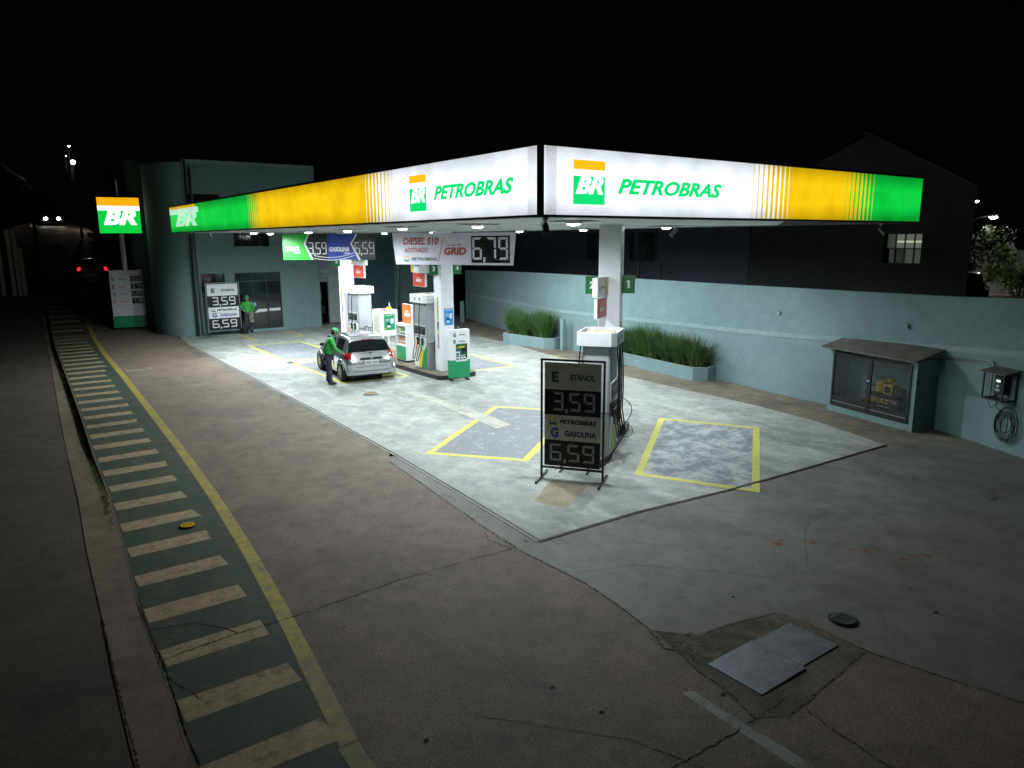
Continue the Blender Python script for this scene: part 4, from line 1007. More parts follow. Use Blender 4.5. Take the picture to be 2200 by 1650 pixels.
# small white and green board at the end of the long island
t = thing('fuel_list_board', 'white board with green base listing fuels at the island end', 'sign', (6.19, 12.27, .0), R(-7))
mb = MB(); mb.box(-.37, .37, -.10, .10, .10, 1.74, 'white', .02); mb.box(-.374, .374, -.104, .104, .10, .72, 'green', .02); y = -.104
mb.text('G', -.24, -.13, 1.50, 1.62, y, 'navy', 0, .03); mb.text('GASOLINA', -.03, .20, 1.54, 1.585, y, 'frame_d'); mb.text('E', -.235, -.14, 1.28, 1.40, y, 'greenT', 0, .04); mb.text('ETANOL', -.03, .22, 1.31, 1.36, y, 'frame_d')
mb.build('board', t)
mb = MB(); y = -.109
mb.rect(-.16, .27, .66, 1.27, y, 'white_v'); mb.poly([(-.15, 1.0), (-.15, 1.26), (.26, 1.26), (.26, 1.05), (.12, .98), (.0, 1.0)], y-.002, 'greenT'); mb.poly([(.0, 1.0), (.26, 1.26), (.26, .78), (.2, .76)], y-.004, 'blackp')
mb.text('LUBRAX', -.09, .19, 1.12, 1.18, y-.006, 'yelT', .2, .03)
for k, (x, h) in enumerate([(-.10, .24), (.03, .28), (.16, .27)]): mb.poly([(x-.045, .72), (x+.055, .72), (x+.055, .72+h*.8), (x+.02, .72+h), (x-.02, .72+h), (x-.045, .72+h*.8)], y-.006, 'greenT' if k else 'navy'); mb.rect(x-.03, x+.04, .76, .82, y-.008, 'white_v'); mb.rect(x-.03, x+.04, .86, .88, y-.008, 'white_v')
mb.build('poster', t, 'green oil poster with three bottles')
mb = MB()
for s in (-.30, .30): mb = MB(); mb.box(s-.03, s+.03, -.14, .14, 0, .05, 'black', .005); mb.box(s-.02, s+.02, -.02, .02, .05, .12, 'black'); mb.build('foot', t)
mb = MB(); mb.cyl((0, 0, 0), (0, 0, .05), .035, 'green', 8); mb.cyl((0, 0, .05), (0, 0, .08), .012, 'white', 6); tag(mb.build('small_bottle', loc=(6.19, 12.27, 1.74)), 'small green bottle standing on top of the fuel list board', 'bottle')

# display cooler with bottles and lit orange topper
t = thing('display_cooler', 'white and green bottle display cooler beside the middle pump', 'cooler', (6.33, 16.18, .153), face_dir(-1, 0))
mb = MB(); mb.box(-.40, .40, -.27, .27, .06, .62, 'white', .015); mb.box(-.40, .40, .20, .27, .62, 1.42, 'white'); mb.box(-.40, .40, -.27, .27, 1.36, 1.44, 'white', .01)
mb.box(-.40, -.36, -.27, .20, .62, 1.36, 'white'); mb.box(.36, .40, -.27, .20, .62, 1.36, 'white'); mb.box(-.36, .36, -.24, .2, .62, .66, 'white'); mb.box(-.36, .36, -.24, .2, 1.0, 1.02, 'white')
mb.rect(-.37, .37, .08, .60, -.274, 'green'); mb.rect(-.34, .34, 1.33, 1.352, -.2, 'fridge_l'); mb.box(-.39, .39, -.26, .26, 0, .06, 'frame_d'); mb.build('cabinet', t)
for r_, z in ((0, 1.022), (1, .662)):
    for k in range(6):
        mb = MB(); c = (['bottleY', 'bottleG', 'bottleG', 'greenT', 'greenT', 'bottleG'] if r_ == 0 else ['bottleO', 'bottleO', 'bottleO', 'bottleO', 'bottleP', 'bottleP'])[k]
        mb.cyl((0, 0, 0), (0, 0, .19), .045, c, 10); mb.cyl((0, 0, .19), (0, 0, .24), .045, c, 10, .016); mb.cyl((0, 0, .24), (0, 0, .27), .018, 'white', 8); mb.cyl((0, -.0, .06), (0, 0, .14), .0465, 'white_v' if k % 2 else 'offwhite', 10, caps=False)
        o = mb.build('bottle'); px, py = -.29+k*.116, -.14
        wx, wy = 6.33+math.cos(face_dir(-1, 0))*px-math.sin(face_dir(-1, 0))*py, 16.18+math.sin(face_dir(-1, 0))*px+math.cos(face_dir(-1, 0))*py
        o.location = (wx, wy, .153+z); tag(o, ['yellow', 'pale green', 'green', 'dark green', 'dark green', 'green'][k]+' bottle on the upper cooler shelf' if r_ == 0 else ('orange' if k < 4 else 'purple')+' bottle on the lower cooler shelf', 'bottle', ('upper' if r_ == 0 else 'lower')+' shelf cooler bottles '+('' if r_ else str(['yellow', 'pale', 'green', 'dark', 'dark', 'green'][k])) if r_ == 0 else ('orange' if k < 4 else 'purple')+' bottles on the lower shelf')
t = thing('lit_topper_sign', 'glowing orange sign standing on the bottle display cooler', 'sign', (6.36, 16.12, .153+1.44), face_dir(-1, 0))
mb = MB(); mb.box(-.34, .34, -.05, .05, 0, .72, 'white', .01); mb.rect(-.33, .33, .01, .71, -.054, 'fridge_o'); mb.text('GRID', -.18, .26, .26, .40, -.058, 'fridge_w', .2, .06); mb.text('PETROBRAS', -.1, .18, .44, .475, -.058, 'fridge_w', .2, .02); mb.build('sign_box', t)

# white cabinet on legs with green poster, stool below it, things on top
t = thing('white_cabinet', 'white cabinet on legs with a green poster near the far pump', 'cabinet', (6.58, 18.5, .153), 0)
mb = MB(); mb.box(-.36, .36, -.42, .42, .72, 1.78, 'white', .04); mb.build('cabinet_body', t)
for sx in (-.3, .3):
    for sy in (-.36, .36): mb = MB(); mb.box(sx-.03, sx+.03, sy-.03, sy+.03, 0, .72, 'white'); mb.build('leg', t)
mb = MB(); mb.rect(-.25, .22, .98, 1.62, -.424, 'green'); poster_art(mb, -.25, .98, .47, .64, -.428); mb.build('poster', t, 'green notice poster')
mb = MB(); mb.M = Matrix(((0, 1, 0, -.362), (-1, 0, 0, 0), (0, 0, 1, 0), (0, 0, 0, 1))); mb.rect(-.3, .3, .85, 1.62, -.002, 'offwhite')
for k in range(14): mb.rect(-.25, .22-.05*(k % 3), 1.56-k*.05, 1.575-k*.05, -.004, 'frame_g')
mb.build('notice', t)
mb = MB(); mb.cyl((0, 0, 0), (0, 0, .035), .14, 'red', 14, .12); tag(mb.build('red_tray', loc=(6.42, 18.3, 1.934)), 'red round tray lying on the white cabinet', 'tray')
mb = MB(); mb.cyl((0, 0, 0), (0, 0, .10), .09, 'yelT', 10); mb.cyl((0, 0, .10), (0, 0, .11), .08, 'black', 10); mb.cyl((.03, 0, .1), (.02, 0, .28), .03, 'white', 8, .012); tag(mb.build('yellow_pot', loc=(6.72, 18.4, 1.934)), 'yellow pot with a white spray bottle on the white cabinet', 'pot')
t = thing('wooden_stool', 'small dark wooden stool standing on the pump island', 'stool', (6.75, 17.35, .153), R(12))
mb = MB(); mb.box(-.17, .17, -.15, .15, .56, .60, 'bark', .008); mb.build('seat', t)
for sx in (-.13, .13):
    for sy in (-.11, .11): mb = MB(); mb.cyl((sx*1.15, sy*1.15, 0), (sx, sy, .56), .02, 'bark', 6); mb.build('leg', t)
mb = MB(); mb.box(-.13, .13, -.12, -.10, .2, .23, 'bark'); mb.box(-.13, .13, .10, .12, .2, .23, 'bark'); mb.build('rail', t)
for i, (x, y, z) in enumerate([(6.05, 17.10, 0), (6.15, 17.16, .42)]):
    mb = MB(); mb.cyl((0, 0, 0), (0, 0, .40), .17, 'org', 14, .05) if i == 0 else mb.cyl((0, 0, 0), (0, 0, .30), .10, 'org', 12, .03)
    if i == 0: mb.box(-.19, .19, -.19, .19, 0, .03, 'org', .01); mb.cyl((0, 0, .16), (0, 0, .26), .125, 'white_v', 14, .09, caps=False)
    tag(mb.build('traffic_cone', loc=(x, y, .153+z*0+(0 if i == 0 else 0))) if i == 0 else mb.build('orange_funnel', loc=(6.12, 17.45, .153)), 'orange cone standing between cooler and stool' if i == 0 else 'orange plastic funnel standing beside the cone', 'cone' if i == 0 else 'funnel')

# ------------------------------------------------------------------ banners hung under the canopy
def banner(p0, p1, z0, z1, name, label):
    a = Vector(p0); b = Vector(p1); d = b-a; t = thing(name, label, 'banner', (a.x, a.y, z0), math.atan2(d.y, d.x), 'price banners hanging under the canopy'); return t, d.length, z1-z0
t, L, H = banner((4.77, 14.06), (7.08, 10.20), 3.875, 4.90, 'hanging_banner', 'white diesel banner with dark red lettering and a black price panel')
M['vinylW'] = mat('creased_white_vinyl', (.66, .64, .74), .38, var=.12, vs=2.2, bump=.6, bs=2.5); M['vinylK'] = mat('creased_black_film', (.02, .02, .022), .16, var=.5, vs=5, bump=1.0, bs=9)
mb = MB(); mb.add([(0, 0, H), (0, .012, H), (L, .012, H), (L, 0, H), (.12, 0, 0), (.12, .012, 0), (L-.10, .012, 0), (L-.10, 0, 0)], [(4, 7, 3, 0), (6, 5, 1, 2), (0, 3, 2, 1), (4, 5, 6, 7), (0, 1, 5, 4), (3, 7, 6, 2)], 'vinylW'); y = -.006
X = lambda f: f*L; Zf = lambda f: f*H
mb.text('DIESEL S10', X(.095), X(.39), Zf(.63), Zf(.86), y, 'redT', .18, .015); mb.text('ADITIVADO', X(.10), X(.305), Zf(.385), Zf(.54), y, 'redT', .18, .008)
mb.logo(X(.10), X(.142), Zf(.10), Zf(.27), y); mb.text('PETROBRAS', X(.16), X(.38), Zf(.13), Zf(.23), y, 'greenT', .3, .02)
mb.poly([(X(.385), Zf(.08)), (X(.39), Zf(.08)), (X(.435), Zf(.86)), (X(.43), Zf(.86))], y, 'redT')
mb.text('GRID', X(.435), X(.615), Zf(.31), Zf(.55), y, 'redT', .15, .05); mb.text('PETROBRAS', X(.445), X(.54), Zf(.60), Zf(.635), y, 'redT', .2); mb.poly([(X(.555), Zf(.60)), (X(.565), Zf(.60)), (X(.575), Zf(.66)), (X(.55), Zf(.655))], y, 'redT')
mb.rect(X(.655), X(.955), Zf(.07), Zf(.90), y, 'vinylK'); mb.digits('6,79', X(.665), X(.94), Zf(.17), Zf(.85), y-.006, 'vinylW', .10)
mb.build('cloth', t)
mb = MB()
for x in (.05, L-.05, L/2): mb.cyl((x, .006, H-.01), (x, .006, 5.0-3.875), .006, 'steel', 5)
mb.build('hanger', t)
t, L, H = banner((3.45, 21.02), (6.08, 18.10), 3.92, 4.93, 'hanging_banner', 'green, blue and black banner with ethanol and petrol prices')
M['banG'] = mat('creased_green_vinyl', (.02, .42, .035), .4, var=.3, vs=2.5, bump=.6, bs=3); M['banB'] = mat('creased_blue_vinyl', (.025, .06, .30), .4, var=.35, vs=2.5, bump=.6, bs=3); M['banK'] = mat('creased_black_vinyl', (.022, .024, .028), .35, var=.5, vs=3, bump=.8, bs=4); M['banW'] = mat('grey_white_print', (.62, .64, .66), .5)
mb = MB(); mb.box(0, L, 0, .012, 0, H, 'banK'); y = -.006; X = lambda f: f*L; Zf = lambda f: f*H
mb.poly([(X(.0), 0), (X(.32), 0), (X(.24), Zf(.6)), (X(.29), H), (0, H)], y, 'banG'); mb.poly([(X(.49), 0), (X(.83), 0), (X(.745), Zf(.6)), (X(.81), H), (X(.49), H)], y, 'banB')
mb.poly([(X(.31), 0), (X(.335), 0), (X(.252), Zf(.62)), (X(.30), H), (X(.285), H), (X(.235), Zf(.62))], y-.003, 'banW'); mb.poly([(X(.82), 0), (X(.845), 0), (X(.755), Zf(.62)), (X(.82), H), (X(.805), H), (X(.738), Zf(.62))], y-.003, 'banW')
for k, (zz, m) in enumerate([(.16, 'banW'), (.06, 'banW')]):
    a = [(X(.34+.44*i/10), Zf(zz+.02-.10*math.sin(PI*i/10)+.11*(i/10)**2)) for i in range(11)]; mb.poly(a+[(x, z-.022) for x, z in a[::-1]], y-.003, m)
mb.text('ETANOL', X(.025), X(.185), Zf(.34), Zf(.53), y-.003, 'banW', .2, .05); mb.text('COMUM', X(.125), X(.19), Zf(.25), Zf(.31), y-.003, 'banW', .2, .05)
mb.text('GASOLINA', X(.51), X(.725), Zf(.32), Zf(.50), y-.003, 'banW', .2, .05); mb.text('COMUM', X(.665), X(.73), Zf(.23), Zf(.29), y-.003, 'banW', .2, .05)
mb.digits('3,59', X(.285), X(.48), Zf(.22), Zf(.68), y-.006, 'banW', .08); mb.digits('6,59', X(.785), X(.99), Zf(.22), Zf(.68), y-.006, 'banW', .07)
mb.build('cloth', t)
mb = MB()
for x in (.05, L-.05, L/2): mb.cyl((x, .006, H-.01), (x, .006, 5.0-3.92), .006, 'steel', 5)
mb.build('hanger', t)

# ------------------------------------------------------------------ totem at the road
t = thing('roadside_totem', 'white roadside price totem with green base and pole', 'totem', (-.25, 34.72, .12), R(-9))
mb = MB(); mb.box(-.78, .78, -.12, .12, .10, 3.10, 'white_v', .02); mb.box(-.784, .784, -.124, .124, .10, .72, 'green', .02); y = -.125
for k, (a, m1, b, m2, c) in enumerate([('E', 'green', 'ETANOL', 'green', '3,59'), ('E', 'greenT', 'DIESEL', 'org', '3,79'), ('G', 'blue', 'GASOLINA', 'blue', '6,59'), ('D', 'org', 'DIESEL', 'org', '7,79')]):
    z = 2.52-k*.385; mb.rect(.18, .72, z-.02, z+.27, y, 'blackp'); mb.digits(c, .24, .66, z+.035, z+.22, y-.004, 'banW', .15); mb.text(a, -.68, -.57, z+.02, z+.21, y, m1, 0, .04); mb.text(b, -.40, -.04, z+.07, z+.14, y, m2, 0, .02)
    mb.rect(-.75, .15, z-.07, z-.055, y, 'panelgrey')
for z in (1.02, 1.30): mb.rect(-.75, .75, z, z+.012, y, 'panelgrey')
mb.build('price_panel', t)
mb = MB()
for s in (-.72, .72): mb = MB(); mb.box(s-.05, s+.05, -.3, .3, -.1, .05, 'black'); mb.box(s-.03, s+.03, -.03, .03, .05, .12, 'black'); mb.build('foot', t)
mb = MB(); mb.cyl((0, .05, 3.0), (0, .05, 5.0), .13, 'white', 14); mb.build('pole', t)
mb = MB(); zc = 5.92; mb.box(-.99, .99, -.14, .24, 4.95, 6.80, 'frame_d', .06); y = -.145
mb.rect(-.96, .96, 4.98, 6.12, y, 't_green'); mb.rect(-.96, .96, 6.12, 6.35, y, 't_white'); mb.rect(-.96, .96, 6.35, 6.77, y, 't_orange')
mb.text('BR', -.74, .78, 5.40, 6.16, y-.006, 't_white', .28, .03); mb.build('lit_sign', t)
mb = MB(); mb.cyl((0, .05, 6.80), (0, .05, 7.7), .05, 'white', 8, .03); mb.build('mast', t)
# ------------------------------------------------------------------ people
def skin_geo(joints, links, root, levels=2):
    """joints: name -> (pos, (rx, ry)); returns evaluated vertices and faces of a skinned skeleton"""
    names = list(joints); idx = {n: i for i, n in enumerate(names)}
    me = bpy.data.meshes.new('sk'); me.from_pydata([joints[n][0] for n in names], [(idx[a], idx[b]) for a, b in links], [])
    o = bpy.data.objects.new('sk', me); C.objects.link(o)
    md = o.modifiers.new('s', 'SKIN'); md.use_smooth_shade = True; md.branch_smoothing = .3
    for n, sv in zip(names, me.skin_vertices[0].data):
        r = joints[n][1]; sv.radius = r if isinstance(r, tuple) else (r, r); sv.use_root = (n == root)
    s2 = o.modifiers.new('u', 'SUBSURF'); s2.levels = levels; s2.render_levels = levels
    dg = bpy.context.evaluated_depsgraph_get(); dg.update()
    ev_ = o.evaluated_get(dg); m2 = bpy.data.meshes.new_from_object(ev_)
    vs = [tuple(v.co) for v in m2.vertices]; fs = [tuple(p.vertices) for p in m2.polygons]
    bpy.data.objects.remove(o); bpy.data.meshes.remove(me); bpy.data.meshes.remove(m2)
    return vs, fs
def V(*a): return Vector(a)
def head_geo(c, turn, tilt, s=1.0):
    """face looks along -Y before turning"""
    vs = []; fs = []; n, k = 20, 14
    def pt(th, ph):
        x = math.sin(th)*math.sin(ph)*.078; y = -math.sin(th)*math.cos(ph)*.098; z = -math.cos(th)*.118
        if z < -.03: x *= 1-.9*(-z-.03)/.118*.55; y = y*(1-.25*(-z-.03)/.118)+(-.012 if y < 0 else .02)
        if y < 0:
            f = math.exp(-((x/.016)**2+((z+.012)/.028)**2)); y -= .024*f                                      # nose
            for sx in (-1, 1): y += .012*math.exp(-(((x-sx*.031)/.017)**2+((z-.012)/.013)**2))               # eye sockets
            y -= .006*math.exp(-((x/.025)**2+((z+.052)/.008)**2))                                             # lips
            y -= .008*math.exp(-((x/.03)**2+((z+.095)/.02)**2))                                               # chin
        return Vector((x, y, z))*s
    R_ = Matrix.Translation(c) @ Matrix.Rotation(turn, 4, 'Z') @ Matrix.Rotation(tilt, 4, 'X')
    vs.append(tuple(R_ @ pt(0.001, 0)))
    for i in range(1, k):
        for j in range(n): vs.append(tuple(R_ @ pt(PI*i/k, 2*PI*j/n)))
    vs.append(tuple(R_ @ pt(PI-.001, 0))); L = len(vs)-1
    for j in range(n):
        fs.append((0, 1+(j+1) % n, 1+j)); b = 1+(k-2)*n; fs.append((L, b+j, b+(j+1) % n))
        for i in range(k-2): a = 1+i*n; fs.append((a+j, a+(j+1) % n, a+n+(j+1) % n, a+n+j))
    return vs, fs, R_
def hand_joints(J, Lk, side, wrist, d, nrm, name):
    """palm and five unequal, bent fingers; d = pointing direction, nrm = towards the palm side"""
    d = d.normalized(); nrm = (nrm-d*nrm.dot(d)).normalized(); w_ = d.cross(nrm)*side
    J[name+'p'] = (tuple(wrist+d*.045), (.036, .017)); Lk.append((name+'w', name+'p'))
    for k, (o_, l) in enumerate(((.030, .066), (.010, .075), (-.010, .070), (-.029, .054))):
        b = wrist+d*.085+w_*o_; m_ = b+d*l*.5+nrm*.012; e_ = m_+d*l*.32+nrm*l*.42
        for q, (p, r) in enumerate(((b, .0105), (m_, .0092), (e_, .008))):
            J[f'{name}{k}{q}'] = (tuple(p), r); Lk.append((name+'p' if q == 0 else f'{name}{k}{q-1}', f'{name}{k}{q}'))
    b = wrist+d*.03+w_*.040+nrm*.012; e_ = b+d*.045+w_*.022+nrm*.02
    J[name+'t0'] = (tuple(b), .012); J[name+'t1'] = (tuple(e_), .009); Lk += [(name+'p', name+'t0'), (name+'t0', name+'t1')]
def person(label, loc, rz, P, scale=1.0, hood=True):
    t = thing('person', label, 'person', loc, rz); t.scale = (scale,)*3
    pel, wai, che, nek, hed = V(*P['pel']), V(*P['wai']), V(*P['che']), V(*P['nek']), V(*P['hed'])
    J = {}; Lk = []
    def add(n, p, r, par=None):
        J[n] = (tuple(p), r)
        if par: Lk.append((par, n))
    add('pel', pel, (.14, .10)); add('wai', wai, (.125, .095), 'pel'); add('che', che, (.15, .11), 'wai'); add('nb', nek, (.075, .07), 'che'); add('hd', nek.lerp(hed, .6), (.055, .055), 'nb')
    for s, sd in (('L', 1), ('R', -1)):
        sh, el, wr = V(*P['sh'+s]), V(*P['el'+s]), V(*P['wr'+s]); hp, kn, an = V(*P['hp'+s]), V(*P['kn'+s]), V(*P['an'+s]); toe = V(*P['to'+s])
        add('s'+s, sh, (.062, .062), 'che'); add('e'+s, el, (.043, .043), 's'+s); add('h'+s+'w', wr, (.029, .025), 'e'+s)
        hd = V(*P['hd'+s])-wr; hand_joints(J, Lk, sd, wr, hd, V(*P.get('nm'+s, (0, -.3, -1))), 'h'+s)
        add('t'+s, hp, (.088, .088), 'pel'); add('k'+s, kn, (.058, .058), 't'+s); add('a'+s, an, (.030, .030), 'k'+s); add('f'+s, an.lerp(toe, .6)+V(0, 0, .0), (.018, .014), 'a'+s)
    vs, fs = skin_geo(J, Lk, 'pel'); mb = MB(); mb.add(vs, fs, 'skin', True)
    hv, hf, HM = head_geo(hed, P.get('turn', 0), P.get('tilt', 0)); mb.add(hv, hf, 'skin', True)
    Mx = mb.M; mb.M = HM
    for sx in (-1, 1): mb.ell((sx*.079, .008, -.005), (.010, .020, .032), 'skin', 8, 6); mb.ell((sx*.031, -.082, .012), (.012, .008, .007), 'white', 8, 6); mb.ell((sx*.031, -.089, .012), (.006, .004, .006), 'black', 6, 5)
    mb.M = Mx; mb.build('body', t)
    # jacket
    J = {'pel': (tuple(pel+V(0, 0, -.04)), (.215, .180)), 'wai': (tuple(wai), (.205, .180)), 'che': (tuple(che), (.215, .180)), 'nb': (tuple(che.lerp(nek, .8)), (.10, .09))}; Lk = [('pel', 'wai'), ('wai', 'che'), ('che', 'nb')]
    for s in 'LR':
        sh, el, wr = V(*P['sh'+s]), V(*P['el'+s]), V(*P['wr'+s])
        J['s'+s] = (tuple(sh), (.098, .098)); J['m'+s] = (tuple(sh.lerp(el, .5)), (.088, .088)); J['e'+s] = (tuple(el), (.078, .078)); J['w'+s] = (tuple(el.lerp(wr, .93)), (.046, .046)); Lk += [('che', 's'+s), ('s'+s, 'm'+s), ('m'+s, 'e'+s), ('e'+s, 'w'+s)]
    vs, fs = skin_geo(J, Lk, 'pel'); mb = MB()
    rn_ = random.Random(3); vs = [(x+.006*math.sin(z*55+x*20), y+.006*math.sin(z*48+y*25), z) for x, y, z in vs]
    mb.add(vs, fs, 'jacket', True); j = mb.build('jacket', t)
    if hood:
        mb = MB(); mb.ell(tuple(nek+V(0, .055, .01)), (.10, .075, .075), 'hood', 12, 8); mb.ell(tuple(nek+V(0, 0, 0)), (.09, .085, .05), 'hood', 12, 8); mb.build('hood', j)
    J = {'pel': (tuple(pel), (.150, .115))}; Lk = []
    for s in 'LR':
        hp, kn, an = V(*P['hp'+s]), V(*P['kn'+s]), V(*P['an'+s])
        J['t'+s] = (tuple(hp+V(0, 0, -.03)), (.105, .105)); J['q'+s] = (tuple(hp.lerp(kn, .55)), (.092, .092)); J['k'+s] = (tuple(kn), (.080, .080)); J['c'+s] = (tuple(kn.lerp(an, .6)), (.072, .075)); J['a'+s] = (tuple(an+V(0, 0, -.035)), (.066, .072)); Lk += [('pel', 't'+s), ('t'+s, 'q'+s), ('q'+s, 'k'+s), ('k'+s, 'c'+s), ('c'+s, 'a'+s)]
    vs, fs = skin_geo(J, Lk, 'pel'); mb = MB(); mb.add(vs, fs, 'trous', True); mb.build('trousers', t)
    for s in 'LR':
        an, toe = V(*P['an'+s]), V(*P['to'+s]); d = (toe-an); d.z = 0; d.normalize(); heel = an-d*.05; heel.z = .035; tt = toe.copy(); tt.z = .035
        vs, fs = skin_geo({'h': (tuple(heel), (.055, .048)), 'm': (tuple(heel.lerp(tt, .45)), (.060, .052)), 't': (tuple(tt+d*.03), (.056, .040)), 'a': (tuple(an+V(0, 0, .01)), (.060, .06))}, [('h', 'm'), ('m', 't'), ('h', 'a')], 'h')
        vs = [(x, y, max(z, .002)) for x, y, z in vs]; mb = MB(); mb.add(vs, fs, 'shoe', True); mb.build('shoe', t)
    mb = MB(); mb.M = HM; mb.ell((0, .02, -.005), (.083, .090, .105), 'hair', 14, 9); mb.build('hair', t)
    mb = MB(); mb.M = HM @ Matrix.Rotation(R(-4), 4, 'X')
    vs = []; fs = []; n = 18; K_ = 6
    for i in range(K_+1):
        for jj in range(n): a = PI/2*i/K_; vs.append((.092*math.cos(a)*math.cos(2*PI*jj/n), .112*math.cos(a)*math.sin(2*PI*jj/n), .035+.098*math.sin(a)))
    for i in range(K_):
        for jj in range(n): a = i*n; fs.append((a+jj, a+(jj+1) % n, a+n+(jj+1) % n, a+n+jj))
    mb.add(vs, fs, 'cap', True)
    pk = [(-.07, -.08), (-.066, -.13), (-.04, -.168), (0, -.182), (.04, -.168), (.066, -.13), (.07, -.08)]
    mb.add([(x, y, .040-.03*((-y-.08)/.1)) for x, y in pk]+[(x, y, .052-.03*((-y-.08)/.1)) for x, y in pk], [tuple(range(7)), tuple(range(7, 14))[::-1]]+[(i, i+1, 8+i, 7+i)[::-1] for i in range(6)], 'cap')
    mb.build('cap', t)
    return t
# attendant at the silver car: faces the car flank (+X), leans, hands at the filler
PA = dict(pel=(0, .04, .92), wai=(0, .02, 1.08), che=(0, -.05, 1.30), nek=(0, -.12, 1.48), hed=(0, -.20, 1.62), tilt=R(38), turn=R(8),
          shL=(.20, -.07, 1.42), elL=(.27, -.14, 1.13), wrL=(.20, -.36, .95), hdL=(.17, -.47, .89), shR=(-.20, -.06, 1.42), elR=(-.27, -.12, 1.13), wrR=(-.14, -.36, .97), hdR=(-.08, -.47, .91),
          hpL=(.095, .04, .88), knL=(.11, .0, .49), anL=(.12, .06, .09), toL=(.14, -.10, .04), hpR=(-.095, .04, .88), knR=(-.12, .02, .49), anR=(-.13, .02, .09), toR=(-.16, -.14, .04))
person('attendant in green jacket and cap refuelling the silver car', (2.42, 14.26, .02), face_dir(.93, -.20), PA, 1.06)
PB = dict(pel=(0, 0, .93), wai=(0, 0, 1.08), che=(0, -.01, 1.31), nek=(0, -.03, 1.49), hed=(0, -.07, 1.65), tilt=R(28), turn=R(-20),
          shL=(.20, 0, 1.43), elL=(.28, -.02, 1.16), wrL=(.16, -.20, 1.00), hdL=(.06, -.26, .96), shR=(-.20, 0, 1.43), elR=(-.28, -.03, 1.16), wrR=(-.14, -.22, 1.02), hdR=(-.02, -.28, .99),
          hpL=(.095, 0, .89), knL=(.11, -.03, .49), anL=(.12, .03, .09), toL=(.15, -.13, .04), hpR=(-.095, 0, .89), knR=(-.11, -.02, .49), anR=(-.13, .02, .09), toR=(-.17, -.14, .04))
person('attendant in green jacket standing before the glass shop door', (4.52, 30.06, .02), face_dir(-.25, -.95), PB, 1.08, hood=False)
mb = MB(); rr = random.Random(2); n = 7; vs = []; fs = []
for i in range(n+1):
    for j in range(5): vs.append((-.11+.055*j+.015*math.sin(i*1.3), .035*math.sin(j*2.1+i*.7), -.075*i))
for i in range(n):
    for j in range(4): a = i*5+j; fs.append((a, a+1, a+6, a+5))
mb.add(vs, fs, 'rag', True); mb.add([(x, y+.012, z) for x, y, z in vs], [f[::-1] for f in fs], 'rag', True)
tag(mb.build('cleaning_rag', loc=(4.60, 29.72, 1.08)), 'grey cleaning rag hanging from the hands of the attendant by the door', 'rag')
t = thing('bucket', 'black bucket on the ground at the shop door', 'bucket', (4.20, 29.72, .02))
mb = MB(); mb.cyl((0, 0, 0), (0, 0, .34), .17, 'black', 18, .21, caps=False); mb.cyl((0, 0, 0), (0, 0, .01), .17, 'black', 18); mb.cyl((0, 0, .32), (0, 0, .345), .218, 'black', 18, .218, caps=False); mb.build('pail', t)
mb = MB(); mb.tube([(.215*math.cos(a), -.02-.06*math.sin(a), .33-.10*math.sin(a)) for a in [PI*k/10 for k in range(11)]], .006, 'steel'); mb.build('handle', t)

